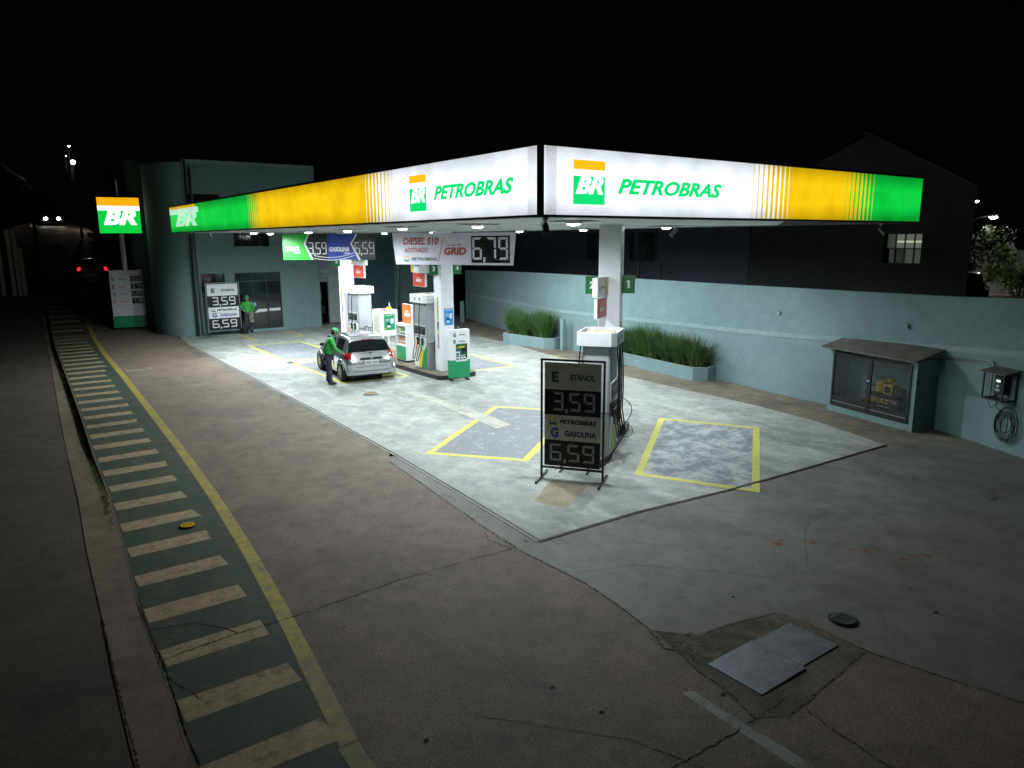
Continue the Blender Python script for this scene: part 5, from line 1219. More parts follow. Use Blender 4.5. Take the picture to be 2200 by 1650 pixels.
# ------------------------------------------------------------------ cars
def split_mat(vs, fs, mi):
    d = {}
    for f, m in zip(fs, mi): d.setdefault(m, []).append(f)
    out = {}
    for m, ff in d.items():
        used = sorted({i for f in ff for i in f}); mp = {u: k for k, u in enumerate(used)}
        out[m] = ([vs[u] for u in used], [tuple(mp[i] for i in f) for f in ff])
    return out
def hatch(label, cat, loc, rz, paint='silver', tails='tail', heads=None, plate='EGC 4219', scale=1, group=None, name='parked_car', suv=0):
    t = thing(name, label, cat, loc, rz, group); t.scale = (scale,)*3
    # stations: y of the section, then (x, z) for lower edge, sill, flank, waist, belt, roof edge, roof inner, roof mid, centre
    h = .12*suv
    S = [ # y,   low          sill         flank        waist        belt         edge         inner        mid         centre
        (-1.80, (.70, .24), (.76, .40), (.79, .60), (.79, .76), (.755, .92), (.60, 1.33), (.54, 1.365), (.28, 1.39), (0, 1.395)),
        (-1.62, (.76, .22), (.805, .38), (.83, .60), (.82, .76), (.765, .93), (.60, 1.37), (.53, 1.415), (.27, 1.425), (0, 1.43)),
        (-1.28, (.78, .20), (.82, .36), (.845, .60), (.83, .76), (.765, .93), (.60, 1.395), (.53, 1.44), (.27, 1.45), (0, 1.455)),
        (-1.05, (.78, .20), (.815, .36), (.83, .60), (.82, .76), (.765, .92), (.60, 1.40), (.53, 1.445), (.27, 1.46), (0, 1.465)),
        (-.45, (.77, .20), (.80, .36), (.82, .60), (.81, .76), (.765, .90), (.60, 1.405), (.53, 1.45), (.27, 1.465), (0, 1.47)),
        (-.35, (.77, .20), (.80, .36), (.82, .60), (.81, .76), (.765, .90), (.60, 1.405), (.53, 1.45), (.27, 1.465), (0, 1.47)),
        (.15, (.77, .20), (.80, .36), (.82, .60), (.81, .76), (.755, .89), (.565, 1.37), (.50, 1.41), (.27, 1.435), (0, 1.44)),
        (.70, (.77, .20), (.80, .36), (.82, .60), (.81, .76), (.75, .88), (.62, 1.08), (.52, 1.12), (.28, 1.15), (0, 1.16)),
        (.95, (.78, .20), (.815, .36), (.83, .60), (.815, .75), (.74, .865), (.64, .93), (.52, .955), (.28, .975), (0, .98)),
        (1.30, (.78, .20), (.82, .36), (.84, .60), (.81, .72), (.73, .82), (.62, .865), (.50, .89), (.27, .91), (0, .915)),
        (1.75, (.74, .22), (.79, .36), (.80, .54), (.76, .64), (.68, .72), (.57, .765), (.46, .785), (.25, .80), (0, .805)),
        (1.98, (.60, .24), (.66, .36), (.67, .50), (.64, .60), (.59, .655), (.50, .68), (.41, .695), (.22, .705), (0, .71))]
    nC = 9
    # rear surface leans: y offset by height
    ry = [-1.90, -1.93, -1.95, -1.90, -1.84, -1.60, -1.56, -1.54, -1.53]
    V_ = []; F = []; Mi = []
    idx = {}
    for sgn in (1, -1):
        for k, st in enumerate(S):
            for c in range(nC):
                x, z = st[1+c]
                y = ry[c]+.06*(1 if c < 5 else 0) if k == 0 else st[0]
                if k == 1: y = -1.70 if c < 5 else -1.40
                if c == nC-1 and sgn == -1: idx[(sgn, k, c)] = idx[(1, k, c)]; continue
                idx[(sgn, k, c)] = len(V_); V_.append((sgn*x, y, z+h*(z > .3)))
    def quad(a, b, c, d, m, sgn):
        f = (a, b, c, d) if sgn == 1 else (d, c, b, a)
        if len(set(f)) < 3: return
        F.append(f); Mi.append(m)
    for sgn in (1, -1):
        for k in range(len(S)-1):
            for c in range(nC-1):
                m = 0
                if c == 4 and k in (2, 3, 5): m = 1                     # side glass
                if c == 4 and k == 6: m = 1
                if k in (6, 7) and c >= 5: m = 3 if k == 6 or k == 7 else 0   # windscreen
                if k == 6 and c >= 5: m = 3
                if k == 7 and c >= 5: m = 3
                if c == 3 and k == 0: m = 2                           # tail light wraps the corner
                quad(idx[(sgn, k, c)], idx[(sgn, k+1, c)], idx[(sgn, k+1, c+1)], idx[(sgn, k, c+1)], m, sgn)
        # rear cap
        rows = []
        fr = [1.0, .93, .5, 0]
        for c in range(6):
            x, z = S[0][1+c]; row = [idx[(sgn, 0, c)]]
            if c == 5: row = [idx[(sgn, 0, 5)], idx[(sgn, 0, 6)], idx[(sgn, 0, 7)], idx[(sgn, 0, 8)]]
            else:
                for q, f_ in enumerate(((.84 if c < 5 else .9), .46, 0)):
                    key = ('r', 1 if q == 2 else sgn, c, q)
                    if key not in idx: idx[key] = len(V_); V_.append((sgn*x*f_, ry[c]-(.015 if q else 0), z+h*(z > .3)+(.01 if q == 2 else 0)))
                    row.append(idx[key])
            rows.append(row)
        for c in range(5):
            for q in range(3):
                m = 0
                if c == 4 : m = 4 if q >= 0 else 0
                if c == 3 and q == 0: m = 2
                quad(rows[c][q], rows[c+1][q], rows[c+1][q+1], rows[c][q+1], m, -sgn if False else sgn)
        # front cap
        fy = 2.04; N_ = len(S)-1; rows = []
        for c in range(6):
            x, z = S[N_][1+c]
            if c == 5: row = [idx[(sgn, N_, k)] for k in (5, 6, 7, 8)]
            else:
                row = [idx[(sgn, N_, c)]]
                for q, f_ in enumerate((.80, .42, 0)):
                    key = ('f', 1 if q == 2 else sgn, c, q)
                    if key not in idx: idx[key] = len(V_); V_.append((sgn*x*f_, fy, z+h))
                    row.append(idx[key])
            rows.append(row)
        for c in range(5):
            for q in range(3):
                m = 5 if (c in (2, 3) and q == 0) else (6 if c == 2 else 0)
                quad(rows[c][q+1], rows[c+1][q+1], rows[c+1][q], rows[c][q], m, sgn)
    # underside
    me = bpy.data.meshes.new('c'); me.from_pydata(V_, [], F); me.polygons.foreach_set('material_index', Mi)
    for k in range(8): me.materials.append(M['black'])
    b = bmesh.new(); b.from_mesh(me); bmesh.ops.recalc_face_normals(b, faces=b.faces[:]); b.to_mesh(me); b.free()
    o = bpy.data.objects.new('c', me); C.objects.link(o)
    s = o.modifiers.new('s', 'SUBSURF'); s.levels = 3; s.render_levels = 3
    WH = [(-.82, -1.27), (.82, -1.27), (-.82, 1.27), (.82, 1.27)]
    cu = MB(); 
    for x, y in WH: cu.cyl((x-.34 if x > 0 else x-.12, y, .33), (x+.12 if x > 0 else x+.34, y, .33), .36, 'black', 28)
    co = cu.build('cut'); bo = o.modifiers.new('b', 'BOOLEAN'); bo.object = co; bo.operation = 'DIFFERENCE'; bo.solver = 'FAST'
    dg = bpy.context.evaluated_depsgraph_get(); dg.update(); m2 = bpy.data.meshes.new_from_object(o.evaluated_get(dg))
    vs = [tuple(v.co) for v in m2.vertices]; fs = [tuple(p.vertices) for p in m2.polygons]; mi = [p.material_index for p in m2.polygons]
    bpy.data.objects.remove(o); bpy.data.objects.remove(co)
    sp = split_mat(vs, fs, mi)
    def part(k, m, name, parent=t, lab=None, filt=None):
        if k not in sp: return None
        v, f = sp[k]
        if filt: f = [q for q in f if filt(sum(v[i][0] for i in q)/len(q), sum(v[i][1] for i in q)/len(q))]
        if not f: return None
        mb = MB(); mb.add(v, f, m, True); used = split_mat(mb.v, mb.f, [0]*len(mb.f))[0]; mb.v, mb.f = used
        return mb.build(name, parent, lab)
    body = part(0, paint, 'body')
    part(1, 'carglass', 'side_window', filt=lambda x, y: x < 0); part(1, 'carglass', 'side_window', filt=lambda x, y: x > 0)
    part(3, 'carglass', 'windscreen'); part(4, 'carglass', 'rear_window')
    part(2, tails, 'tail_light', filt=lambda x, y: x < 0); part(2, tails, 'tail_light', filt=lambda x, y: x > 0)
    part(5, heads or 'lens_w', 'headlight', filt=lambda x, y: x < 0); part(5, heads or 'lens_w', 'headlight', filt=lambda x, y: x > 0); part(6, 'black', 'grille')
    # underbody
    mb = MB(); mb.box(-.70, .70, -1.75, 1.85, .17, .30, 'black'); mb.build('underbody', t)
    for x, y in WH:
        wt_ = thing2('wheel', t, (x*.955, y, .31))
        sx = 1 if x > 0 else -1
        mb = MB(); n = 28; prof = [(.205, -.085), (.285, -.095), (.305, -.07), (.31, 0), (.305, .07), (.285, .095), (.205, .085)]
        vs_ = []; fs_ = []
        for i in range(n):
            a = 2*PI*i/n
            for r_, xx in prof: vs_.append((xx, r_*math.cos(a), r_*math.sin(a)))
        L = len(prof)
        for i in range(n):
            for j in range(L): fs_.append((i*L+j, ((i+1) % n)*L+j, ((i+1) % n)*L+(j+1) % L, i*L+(j+1) % L))
        mb.add(vs_, fs_, 'rubber', True); mb.build('tyre', wt_)
        mb = MB(); mb.cyl((sx*.02, 0, 0), (sx*.03, 0, 0), .205, 'black', 24)
        for k in range(9):
            a = 2*PI*k/9; c_, s_ = math.cos(a), math.sin(a); q0 = Vector((sx*.085, 0, 0)); d = Vector((0, c_, s_)); e = Vector((0, -s_, c_))
            mb.add([tuple(q0+d*.04+e*.018), tuple(q0+d*.04-e*.018), tuple(q0+d*.2-e*.026), tuple(q0+d*.2+e*.026)], [(0, 1, 2, 3)], 'wheel')
        mb.cyl((sx*.03, 0, 0), (sx*.092, 0, 0), .05, 'wheel', 12); mb.cyl((sx*.03, 0, 0), (sx*.085, 0, 0), .207, 'wheel', 24, caps=False); mb.build('rim', wt_)
    for sx in (-1, 1):
        mb = MB(); mb.ell((sx*.90, .62, .98+h), (.095, .06, .065), paint if paint != 'silver' else 'black', 12, 8); mb.cyl((sx*.78, .64, .93+h), (sx*.86, .62, .96+h), .02, 'black', 6); mb.build('wing_mirror', t)
        mb = MB(); mb.box(sx*.825-.012, sx*.825+.012, -.32, -.16, .775+h, .80+h, paint, .004); mb.build('door_handle', t)
    if heads:
        for sx in (-1, 1): mb = MB(); mb.ell((sx*.58, 2.03, .60+h), (.17, .05, .13), heads, 12, 8); mb.build('headlight_bloom', t)  # oversized glowing ellipsoids added to stand in for headlight bloom
    mb = MB(); mb.box(-.36, .36, -1.965, -1.93, .74+h*.9, .80+h*.9, 'frame_d', .01); mb.ell((0, -1.972, .77+h*.9), (.05, .01, .025), 'chrome', 12, 6); mb.build('boot_handle', t)
    mb = MB(); mb.box(-.22, .22, -1.985, -1.965, .585+h*.8, .705+h*.8, 'white_v', .005); mb.text(plate, -.18, .18, .61+h*.8, .68+h*.8, -1.989, 'frame_d', 0, .015); mb.build('number_plate', t)
    mb = MB(); mb.tube([(.02, -1.88, .945+h), (-.12, -1.90, .965+h), (-.40, -1.86, 1.0+h)][::1], .010, 'black'); mb.cyl((.02, -1.86, .94+h), (.02, -1.91, .945+h), .02, 'black', 8); mb.build('wiper', t)
    mb = MB(); mb.box(-.18, .18, -1.60, -1.565, 1.335+h, 1.352+h, 'redD'); mb.build('brake_light', t)
    for z0, z1, x0, x1, y in ((.50, .508, -.52, .52, -1.968), (.36, .367, -.60, .60, -1.955)): 
        mb = MB(); mb.box(x0, x1, y, y+.03, z0, z1, 'black'); mb.build('panel_gap', t)
    for sx in (-1, 1):
        mb = MB()
        for yy in (-.42, .62): mb.box(sx*.822-.006, sx*.822+.006, yy-.004, yy+.004, .36, .86+h, 'black')
        mb.build('door_seam', t)
        pts = [(sx*.835, -1.27+.375*math.cos(a), .33+.375*math.sin(a)) for a in [R(12)+R(156)*k/12 for k in range(13)]]
        mb = MB(); mb.tube(pts, .018, paint, 6); mb.tube([(p[0], p[1]+2.54, p[2]) for p in pts], .018, paint, 6); mb.build('wheel_arch', t)
    return t
def thing2(name, parent, loc):
    o = bpy.data.objects.new(name, None); C.objects.link(o); o.empty_display_size = .1; o.parent = parent; o.location = loc; return o
# the silver hatchback: rear towards the camera
car = hatch('silver hatchback being refuelled beside the pumps, rear to the camera', 'car', (3.93, 15.75, .025), R(-7), 'silver', 'tail', scale=1.035)

hatch('pale car with lit red tail lights driving away on the dark road', 'car', (-.05, 49.6, hill(-.25, 48.9)-.0), R(-6), 'paint_w', 'tail_on', name='road_car', plate='BRA-2019', scale=1.12, suv=1)
hatch('dark car with glaring headlights coming down the hill road', 'car', (1.1, 86.5, hill(1.1, 85)-.0), R(180-8), 'paint_k', 'tail', heads='head_on', name='road_car', plate='BRA-2018', scale=1.0)
for x, y, z, a in [(.65, 84.2, 6.55, 0), (1.65, 84.05, 6.55, 0)]:
    pass

# ------------------------------------------------------------------ planters and clumps of spiky grass
def planter(pts, h, label):
    t = thing('planter', label, 'planter', (pts[0][0], pts[0][1], 0), 0, 'low teal planters at the perimeter wall'); mb = MB(); mb.M = Matrix.Translation((-pts[0][0], -pts[0][1], 0)); n = len(pts)
    c = Vector((sum(p[0] for p in pts)/n, sum(p[1] for p in pts)/n)); inn = []
    for p in pts: v = Vector(p); inn.append(tuple(v+(c-v).normalized()*.10))
    for i in range(n):
        j = (i+1) % n; a, b, cc_, d = pts[i], pts[j], inn[j], inn[i]
        mb.add([(*a, 0), (*b, 0), (*b, h), (*a, h)], [(0, 1, 2, 3)], 'teal'); mb.add([(*a, h), (*b, h), (*cc_, h), (*d, h)], [(0, 1, 2, 3)], 'teal_b'); mb.add([(*d, h), (*cc_, h), (*cc_, h-.12), (*d, h-.12)], [(0, 1, 2, 3)], 'teal')
    mb.build('planter_wall', t)
    mb = MB(); mb.M = Matrix.Translation((-pts[0][0], -pts[0][1], 0)); mb.sheet(inn, h-.06, 'soil'); mb.build('planter_soil', t)
planter([(12.62, 18.75), (12.88, 16.05), (13.22, 15.75), (13.68, 15.85), (14.6, 19.6), (14.5, 19.8)], .48, 'low teal planter of tall grass, the one farther from the camera')
planter([(12.80, 11.15), (12.28, 7.35), (12.62, 7.0), (13.08, 7.05), (13.50, 12.4), (13.45, 12.6)], .46, 'low teal planter of tall grass, the one nearer the camera')
def clump(x, y, z, h, spread, n, seed, label, grp, dry=.06, lean=(0, 0)):
    rn = random.Random(seed); mb = MB()
    for i in range(n):
        a = rn.uniform(0, 2*PI); r0_ = rn.uniform(0, .30); bx, by = r0_*math.cos(a), r0_*math.sin(a)
        out = rn.uniform(.03, 1)**.8*spread; H_ = h*(.80+.25*math.sin(seed*1.7))**.3*rn.choice([rn.uniform(.35, .8), rn.uniform(.75, 1.1)])*(1-.18*(out/spread)**2); az = a+rn.uniform(-.5, .5)
        dx, dy = math.cos(az)*out+lean[0], math.sin(az)*out+lean[1]; w_ = rn.uniform(.007, .016); wx, wy = -math.sin(az+rn.uniform(-1, 1))*w_, math.cos(az+rn.uniform(-1, 1))*w_
        pts = []
        droop = rn.uniform(0, .22)*out/spread
        for q in range(5): t_ = q/4; pts.append((bx+dx*t_**1.7, by+dy*t_**1.7, H_*(t_-droop*t_**3)))
        vs = []
        for q, p in enumerate(pts): k = (1, .95, .8, .5, .05)[q]; vs += [(p[0]-wx*k, p[1]-wy*k, p[2]), (p[0]+wx*k, p[1]+wy*k, p[2])]
        u = rn.random(); m = 'leaf3' if u < dry else ('leaf2' if u < dry+.08 or (H_ < .8*h and u < .4) else 'leaf')
        mb.add(vs, [(2*q, 2*q+1, 2*q+3, 2*q+2) for q in range(4)], m)
    o = mb.build('grass_clump', loc=(x, y, z)); tag(o, label, 'ornamental grass', grp); return o
ga = 'grass clumps in the far planter'; gb = 'grass clumps in the near planter'
for k, (x, y, h) in enumerate([(13.35, 18.75, 1.18), (13.15, 17.75, 1.22), (13.40, 17.1, 1.2), (13.25, 16.45, 1.12)]):
    clump(x, y, .42, h*1.12, .62, 1300, 20+k, ['leftmost grass clump of the far planter', 'tall grass clump second from left in the far planter', 'grass clump third from left in the far planter', 'rightmost grass clump of the far planter, by the short post'][k], ga)
for k, (x, y, h) in enumerate([(13.15, 11.3, 1.08), (13.05, 10.5, 1.12), (12.95, 9.75, 1.08), (12.95, 9.0, 1.12), (12.85, 8.3, 1.12), (12.85, 7.6, 1.05)]):
    clump(x, y, .40, h*1.12, .62 if k < 5 else .85, 1300 if k < 5 else 520, 40+k, ['grass clump at the left end of the near planter, partly behind the column', 'second grass clump from the left in the near planter', 'third grass clump from the left in the near planter', 'dark grass clump right of the middle of the near planter', 'second grass clump from the right in the near planter', 'reddish drooping grass clump at the right end of the near planter'][k], gb, .10 if k < 3 else .28, (0, 0) if k < 5 else (0, -.10))
# weeds along the kerb
mb = MB(); rn = random.Random(8)
for i in range(2600):
    y = rn.uniform(4.5, 27)
    if math.sin(y*2.3)+math.sin(y*.9+1) < -.4 and rn.random() < .8: continue
    x = atx(KL, y)-rn.uniform(.0, .10)-.02; z = lowroad(x, y)-.02; a = rn.uniform(0, 6.3); l = rn.uniform(.03, .13); w_ = .006
    dx, dy = math.cos(a)*l*.6, math.sin(a)*l*.6; mb.add([(x-w_, y, z), (x+w_, y, z), (x+dx, y+dy, z+l)], [(0, 1, 2)], 'leaf' if rn.random() < .7 else 'leaf3')
o = mb.build('weeds'); o['kind'] = 'stuff'; o['label'] = 'low weeds growing along the kerb of the green walkway'; o['category'] = 'weeds'

# ------------------------------------------------------------------ compressor cabinet and air point
dW = Vector((11.05-12.1, -2.78+.5)).normalized()       # along the wall towards the camera side
rzW = math.atan2(dW.y, dW.x)
# local frame: x along the wall (to the right in the picture), -y out of the wall
FA = Vector((11.98, 2.33)); FB = Vector((11.33, -.27)); Lc = (FB-FA).length
t = thing('compressor_cabinet', 'teal masonry cabinet with sloping roof and dark glazed doors', 'cabinet', (FA.x, FA.y, 0), math.atan2((FB-FA).y, (FB-FA).x))
dep = .80
mb = MB(); mb.box(0, .10, 0, dep, 0, 1.78, 'teal'); mb.box(Lc-.13, Lc, 0, dep, 0, 1.66, 'teal'); mb.box(.10, Lc-.13, 0, .10, 0, .17, 'teal'); mb.box(.10, Lc-.13, .1, dep, 0, .14, 'teal'); mb.box(-.03, .14, -.03, dep, 1.66, 1.78, 'teal'); mb.box(Lc-.16, Lc+.03, -.03, dep, 1.66, 1.76, 'teal'); mb.build('cabinet_wall', t)
mb = MB(); mb.add([(-.16, -.22, 1.74), (Lc+.12, -.22, 1.74), (Lc+.12, dep+.12, 2.02), (-.16, dep+.12, 2.02), (-.16, -.22, 1.78), (Lc+.12, -.22, 1.78), (Lc+.12, dep+.12, 2.06), (-.16, dep+.12, 2.06)], [(0, 3, 2, 1), (4, 5, 6, 7), (0, 1, 5, 4), (1, 2, 6, 5), (3, 0, 4, 7)], 'cabroof'); mb.build('roof', t)
M['meshglass'] = mat('smoky_door_glass', (.05, .055, .06), .15, alpha=.42, spec=.4)
dm = (.10+Lc-.13)/2
for a, b in ((.10, dm-.006), (dm+.006, Lc-.13)):
    mb = MB()
    for x in (a, b-.05): mb.box(x, x+.05, -.03, .015, .19, 1.64, 'frame_d')
    for z in (.19, .40, 1.59): mb.box(a+.05, b-.05, -.028, .012, z, z+.05, 'frame_d')
    mb.rect(a+.05, b-.05, .24, .40, -.01, 'frame_d'); mb.box(a+.05, b-.05, -.035, -.01, .30, .315, 'steel')
    d = mb.build('door', t)
    mb = MB(); mb.rect(a+.05, b-.05, .45, 1.59, -.006, 'meshglass'); mb.build('pane', d)
mb = MB(); mb.box(dm-.05, dm+.04, -.05, -.03, 1.02, 1.06, 'steel', .004); mb.build('latch', t)
# compressor inside
o0 = FA+(FB-FA).normalized()*1.45+Vector((-(FB-FA).normalized().y, (FB-FA).normalized().x))*.36
t = thing('air_compressor', 'yellow and black air compressor standing inside the glazed cabinet', 'compressor', (o0.x, o0.y, .145), math.atan2((FB-FA).y, (FB-FA).x))
mb = MB(); mb.cyl((-.50, 0, .34), (.60, 0, .34), .21, 'tank', 24); mb.ell((-.50, 0, .34), (.09, .21, .21), 'tank', 16, 9); mb.ell((.60, 0, .34), (.09, .21, .21), 'tank', 16, 9)
for x in (-.4, .5): mb.box(x-.03, x+.03, -.16, .16, 0, .16, 'frame_d')
mb.text('SCHULZ', -.32, .40, .36, .47, -.222, 'compY', .15, .06); mb.text('PRATIC AIR', .05, .40, .25, .30, -.215, 'offwhite', .1, .02)
mb.build('tank', t)
mb = MB(); mb.box(-.10, .12, -.15, .15, .60, .90, 'compY', .03); mb.box(.13, .42, -.17, .13, .58, .86, 'compY', .05); mb.cyl((.27, -.175, .72), (.27, -.18, .72), .10, 'black', 16); mb.ell((.20, 0, .93), (.10, .08, .07), 'compY', 12, 8); mb.box(.44, .62, -.1, .1, .58, .78, 'black', .02); mb.box(-.2, .6, -.18, .18, .55, .58, 'black')
mb.build('motor', t)
mb = MB(); mb.tube([(-.1, .05, .75), (-.3, .1, .72), (-.5, .1, .70), (-.62, .1, .72)], .03, 'tank'); mb.build('pipe', t)

PW = lambda s, out, z: (12.1+dW.x*s+dW.y*out, -.5+dW.y*s-dW.x*out, z)      # s along wall from its knee, out = away from the wall
mb = MB()
for dz, s0 in ((0, .02), (.05, .02)): mb.tube([PW(s0, .03, 1.78+dz), PW(1.42, .03, 1.89+dz), PW(1.46, .035, 1.88+dz), PW(1.49, .04, 1.82), PW(1.50, .04, 1.2-.1*dz)], .013, 'steel')
tag(mb.build('air_pipes'), 'pair of steel pipes running along the wall from the cabinet to the air point', 'pipe')
ac = PW(1.86, 0, 1.16); t = thing('air_point', 'dark wall cage with lit tyre inflator meter at the right edge', 'air point', ac, rzW)
mb = MB(); W_2 = .26; 
for x in (-W_2, W_2):
    for y in (-.36, -.02): mb.box(x-.015, x+.015, y-.015, y+.015, 0, .60, 'frame_d')
for z in (0, .58):
    for y in (-.36, -.02): mb.box(-W_2, W_2, y-.014, y+.014, z, z+.03, 'frame_d')
    for x in (-W_2, W_2): mb.box(x-.014, x+.014, -.36, -.02, z, z+.03, 'frame_d')
mb.box(-W_2, W_2, -.36, -.0, -.002, .01, 'frame_d')
for k in range(6): mb.box(-W_2-.004, -W_2+.004, -.34+k*.06, -.335+k*.06, 0, .6, 'frame_d')
mb.build('cage', t)
mb = MB(); mb.add([(-.34, -.44, .60), (.34, -.44, .60), (.34, 0, .68), (-.34, 0, .68), (-.34, -.44, .62), (.34, -.44, .62), (.34, 0, .70), (-.34, 0, .70)], [(0, 3, 2, 1), (4, 5, 6, 7), (0, 1, 5, 4), (1, 2, 6, 5), (3, 0, 4, 7)], 'cabroof'); mb.build('hood', t)
mb = MB(); mb.box(-.09, .10, -.24, -.04, .12, .52, 'black', .02); mb.rect(-.05, .06, .40, .45, -.244, 'lcd'); mb.cyl((.0, -.24, .31), (0, -.25, .31), .035, 'grey_l', 14); mb.box(-.05, .06, -.25, -.24, .20, .25, 'grey_b'); mb.build('inflator', t)
mb = MB(); c0 = Vector(PW(2.0, .07, .60)); rn = random.Random(4); pts = []
al = Vector((dW.x, dW.y, 0)); ou = Vector((dW.y, -dW.x, 0))
pts.append(Vector(PW(1.92, .2, 1.2))); pts.append(Vector(PW(1.78, .15, .98)))
for k in range(9*16):
    a = k/16*2*PI+2.2; rx = .235+.045*math.sin(k*.11+1); rz_ = .33+.06*math.sin(k*.07+1); cx_ = .03*math.sin(k*.19); cz = .04*math.sin(k*.13)
    if k//16 in (2, 5): rx *= .62; rz_ *= .55; cz += .04
    pts.append(c0+al*(cx_+rx*math.cos(a))+Vector((0, 0, cz+rz_*math.sin(a)))+ou*(.03*math.sin(k*.37)))
mb.tube(pts, .009, 'rubber'); tag(mb.build('coiled_hose'), 'coiled black air hose hanging on the wall below the air point', 'hose')
mb = MB(); mb.tube([PW(1.50, .05, 1.20), PW(1.53, .1, 1.03), PW(1.68, .16, .93), PW(1.80, .18, 1.05), PW(1.86, .2, 1.18)], .008, 'rubber'); tag(mb.build('short_hose'), 'short loose hose under the air point cage', 'hose')

# ------------------------------------------------------------------ covers, manholes, small things on the ground
t = thing('steel_cover', 'pair of ribbed steel plates covering a pit in the foreground', 'cover', (.15, -4.16, .002))
def tread(x0, x1, y0, y1, z, tilt):
    mb = MB(); mb.M = Matrix.Rotation(tilt, 4, 'Y'); mb.box(x0, x1, y0, y1, z, z+.012, 'dplate', .002)
    nx, ny = int((x1-x0)/.034), int((y1-y0)/.034)
    for i in range(nx):
        for j in range(ny):
            cx_, cy_ = x0+(i+.5)*(x1-x0)/nx, y0+(j+.5)*(y1-y0)/ny; a = PI/4 if (i+j) % 2 else -PI/4; c_, s_ = math.cos(a), math.sin(a)
            vs = [(cx_+c_*u-s_*v, cy_+s_*u+c_*v, z+.0125+(.002 if k > 3 else 0)) for k, (u, v) in enumerate([(-.013, 0), (0, -.004), (.013, 0), (0, .004), (-.009, 0), (0, -.002), (.009, 0), (0, .002)])]
            mb.add(vs, [(0, 1, 5, 4), (1, 2, 6, 5), (2, 3, 7, 6), (3, 0, 4, 7), (4, 5, 6, 7)], 'dplate')
    return mb
o = tread(-.76, .035, -.36, .345, .0, R(-.9)).build('plate', t); o.location = (0, 0, .010)
tread(.052, .77, -.31, .33, .0, 0).build('plate', t)
def manhole(x, y, r, m, label, rim='slot', z=.012, txt=None):
    t = thing('manhole_cover', label, 'manhole cover', (x, y, z), 0, 'round covers in the ground')
    mb = MB(); mb.cyl((0, 0, 0), (0, 0, .008), r*1.16, rim, 28); mb.build('ring', t)
    mb = MB(); mb.cyl((0, 0, .008), (0, 0, .02), r, m, 28)
    for k in range(6): mb.box(-r*.7, r*.7, (-.5+k*.2)*r-.004, (-.5+k*.2)*r+.004, .02, .024, m)
    mb.build('lid', t); return t
M['iron'] = mat('cast_iron', (.13, .15, .17), .45, .7); M['brasslid'] = mat('rusty_lid', (.34, .24, .17), .6, .2)
manhole(1.52, -4.18, .15, 'iron', 'round iron manhole cover right of the steel plates')
manhole(2.79, 12.0, .20, 'brasslid', 'rusty round fuel filler lid in front of the silver car', 'rim', .03)
manhole(2.86, 19.3, .12, 'steel', 'small steel lid on the yellow bay line left of the car', 'rim', .03)
manhole(-4.33, 4.02, .11, 'yel', 'small yellow round lid on the green walkway', 'slot', .012)
mb = MB()
mb.box(-.42, .42, -.10, .10, -.02, .006, 'rim', .003); mb.box(-.40, .40, -.07, .07, .006, .009, 'gutter'); mb.box(-.42, .42, -.10, -.085, .0, .03, 'offwhite'); mb.box(.38, .42, -.1, .12, 0, .035, 'offwhite')
tag(mb.build('drain_box', loc=(-2.2, 21.2, .01)), 'small pale concrete drain box in the brown forecourt', 'drain')
mb = MB(); mb.rect(-.35, .35, 0, .001, 0, 'slot'); mb = MB(); mb.box(-.4, .4, -.12, .12, 0, .012, 'frame_g'); 
for k in range(12): mb.box(-.37+k*.065, -.35+k*.065, -.1, .1, .012, .014, 'slot')
tag(mb.build('drain_grate', loc=(2.35, 29.2, .017)), 'grey drain grate in the slab by the shop corner', 'grate')
mb = MB(); rn = random.Random(11); vs = [(.11*math.cos(a)*rn.uniform(.5, 1), .05*math.sin(a)*rn.uniform(.7, 1), rn.uniform(.005, .05)) for a in [k*PI/4 for k in range(8)]]+[(0, 0, .05)]
mb.add(vs, [(k, (k+1) % 8, 8) for k in range(8)], 'chrome'); tag(mb.build('crumpled_wrapper', loc=(7.73, -3.41, .005)), 'crumpled silver wrapper lying on the dark concrete', 'litter')
for i, (x, y) in enumerate([(-3.55, -.62), (-5.75, -1.0)]):
    mb = MB(); mb.add([(-.03, 0, .002), (0, -.015, .012), (.035, .0, .003), (.0, .02, .004)], [(0, 1, 2, 3)], 'bark'); tag(mb.build('dry_leaf', loc=(x, y, .012 if i == 0 else -.01)), ['dry leaf right of the yellow walkway line', 'dry leaf on the tan gutter strip'][i], 'leaf')

# ------------------------------------------------------------------ dark surroundings with lit lamps
def street_lamp(x, y, zg, h, rz, label, s=.16):
    t = thing('street_lamp', label, 'street lamp', (x, y, zg), rz, 'lit street lamps in the distance')
    mb = MB(); mb.cyl((0, 0, 0), (0, 0, h), .09, 'frame_d', 8, .05); mb.tube([(0, 0, h-.2), (0, -.5, h+.1), (0, -1.1, h+.2)], .035, 'frame_d'); mb.build('pole', t)
    mb = MB(); mb.box(-.12, .12, -1.5, -1.0, h+.14, h+.24, 'frame_d', .02); mb.build('lamp_head', t)
    mb = MB(); mb.ell((0, -1.25, h+.12), (s*.8, s*1.4, s*.7), 'streetl', 12, 8); mb.build('lens', t); return t
for (x, y, z, s, lb) in [(13.96, 182.2, 21.7, .55, 'brightest distant lamp above the hill road on the left'), (13.64, 183.3, 25.2, .20, 'small distant lamp highest on the left hill'), (12.99, 184.5, 23.2, .10, 'tiny distant lamp between two others on the left hill')]:
    street_lamp(x, y+1.25, hill(x, y)-2, z-hill(x, y)+2-.12, 0, lb, s)
street_lamp(43.5, 12.1+1.25, 0, 6.7, 0, 'lit lamp beyond the gabled warehouse, the smaller one', .14)
street_lamp(38.6, 9.1+1.25, 0, 5.6, 0, 'brightest lit lamp over the bush beyond the warehouse', .15)
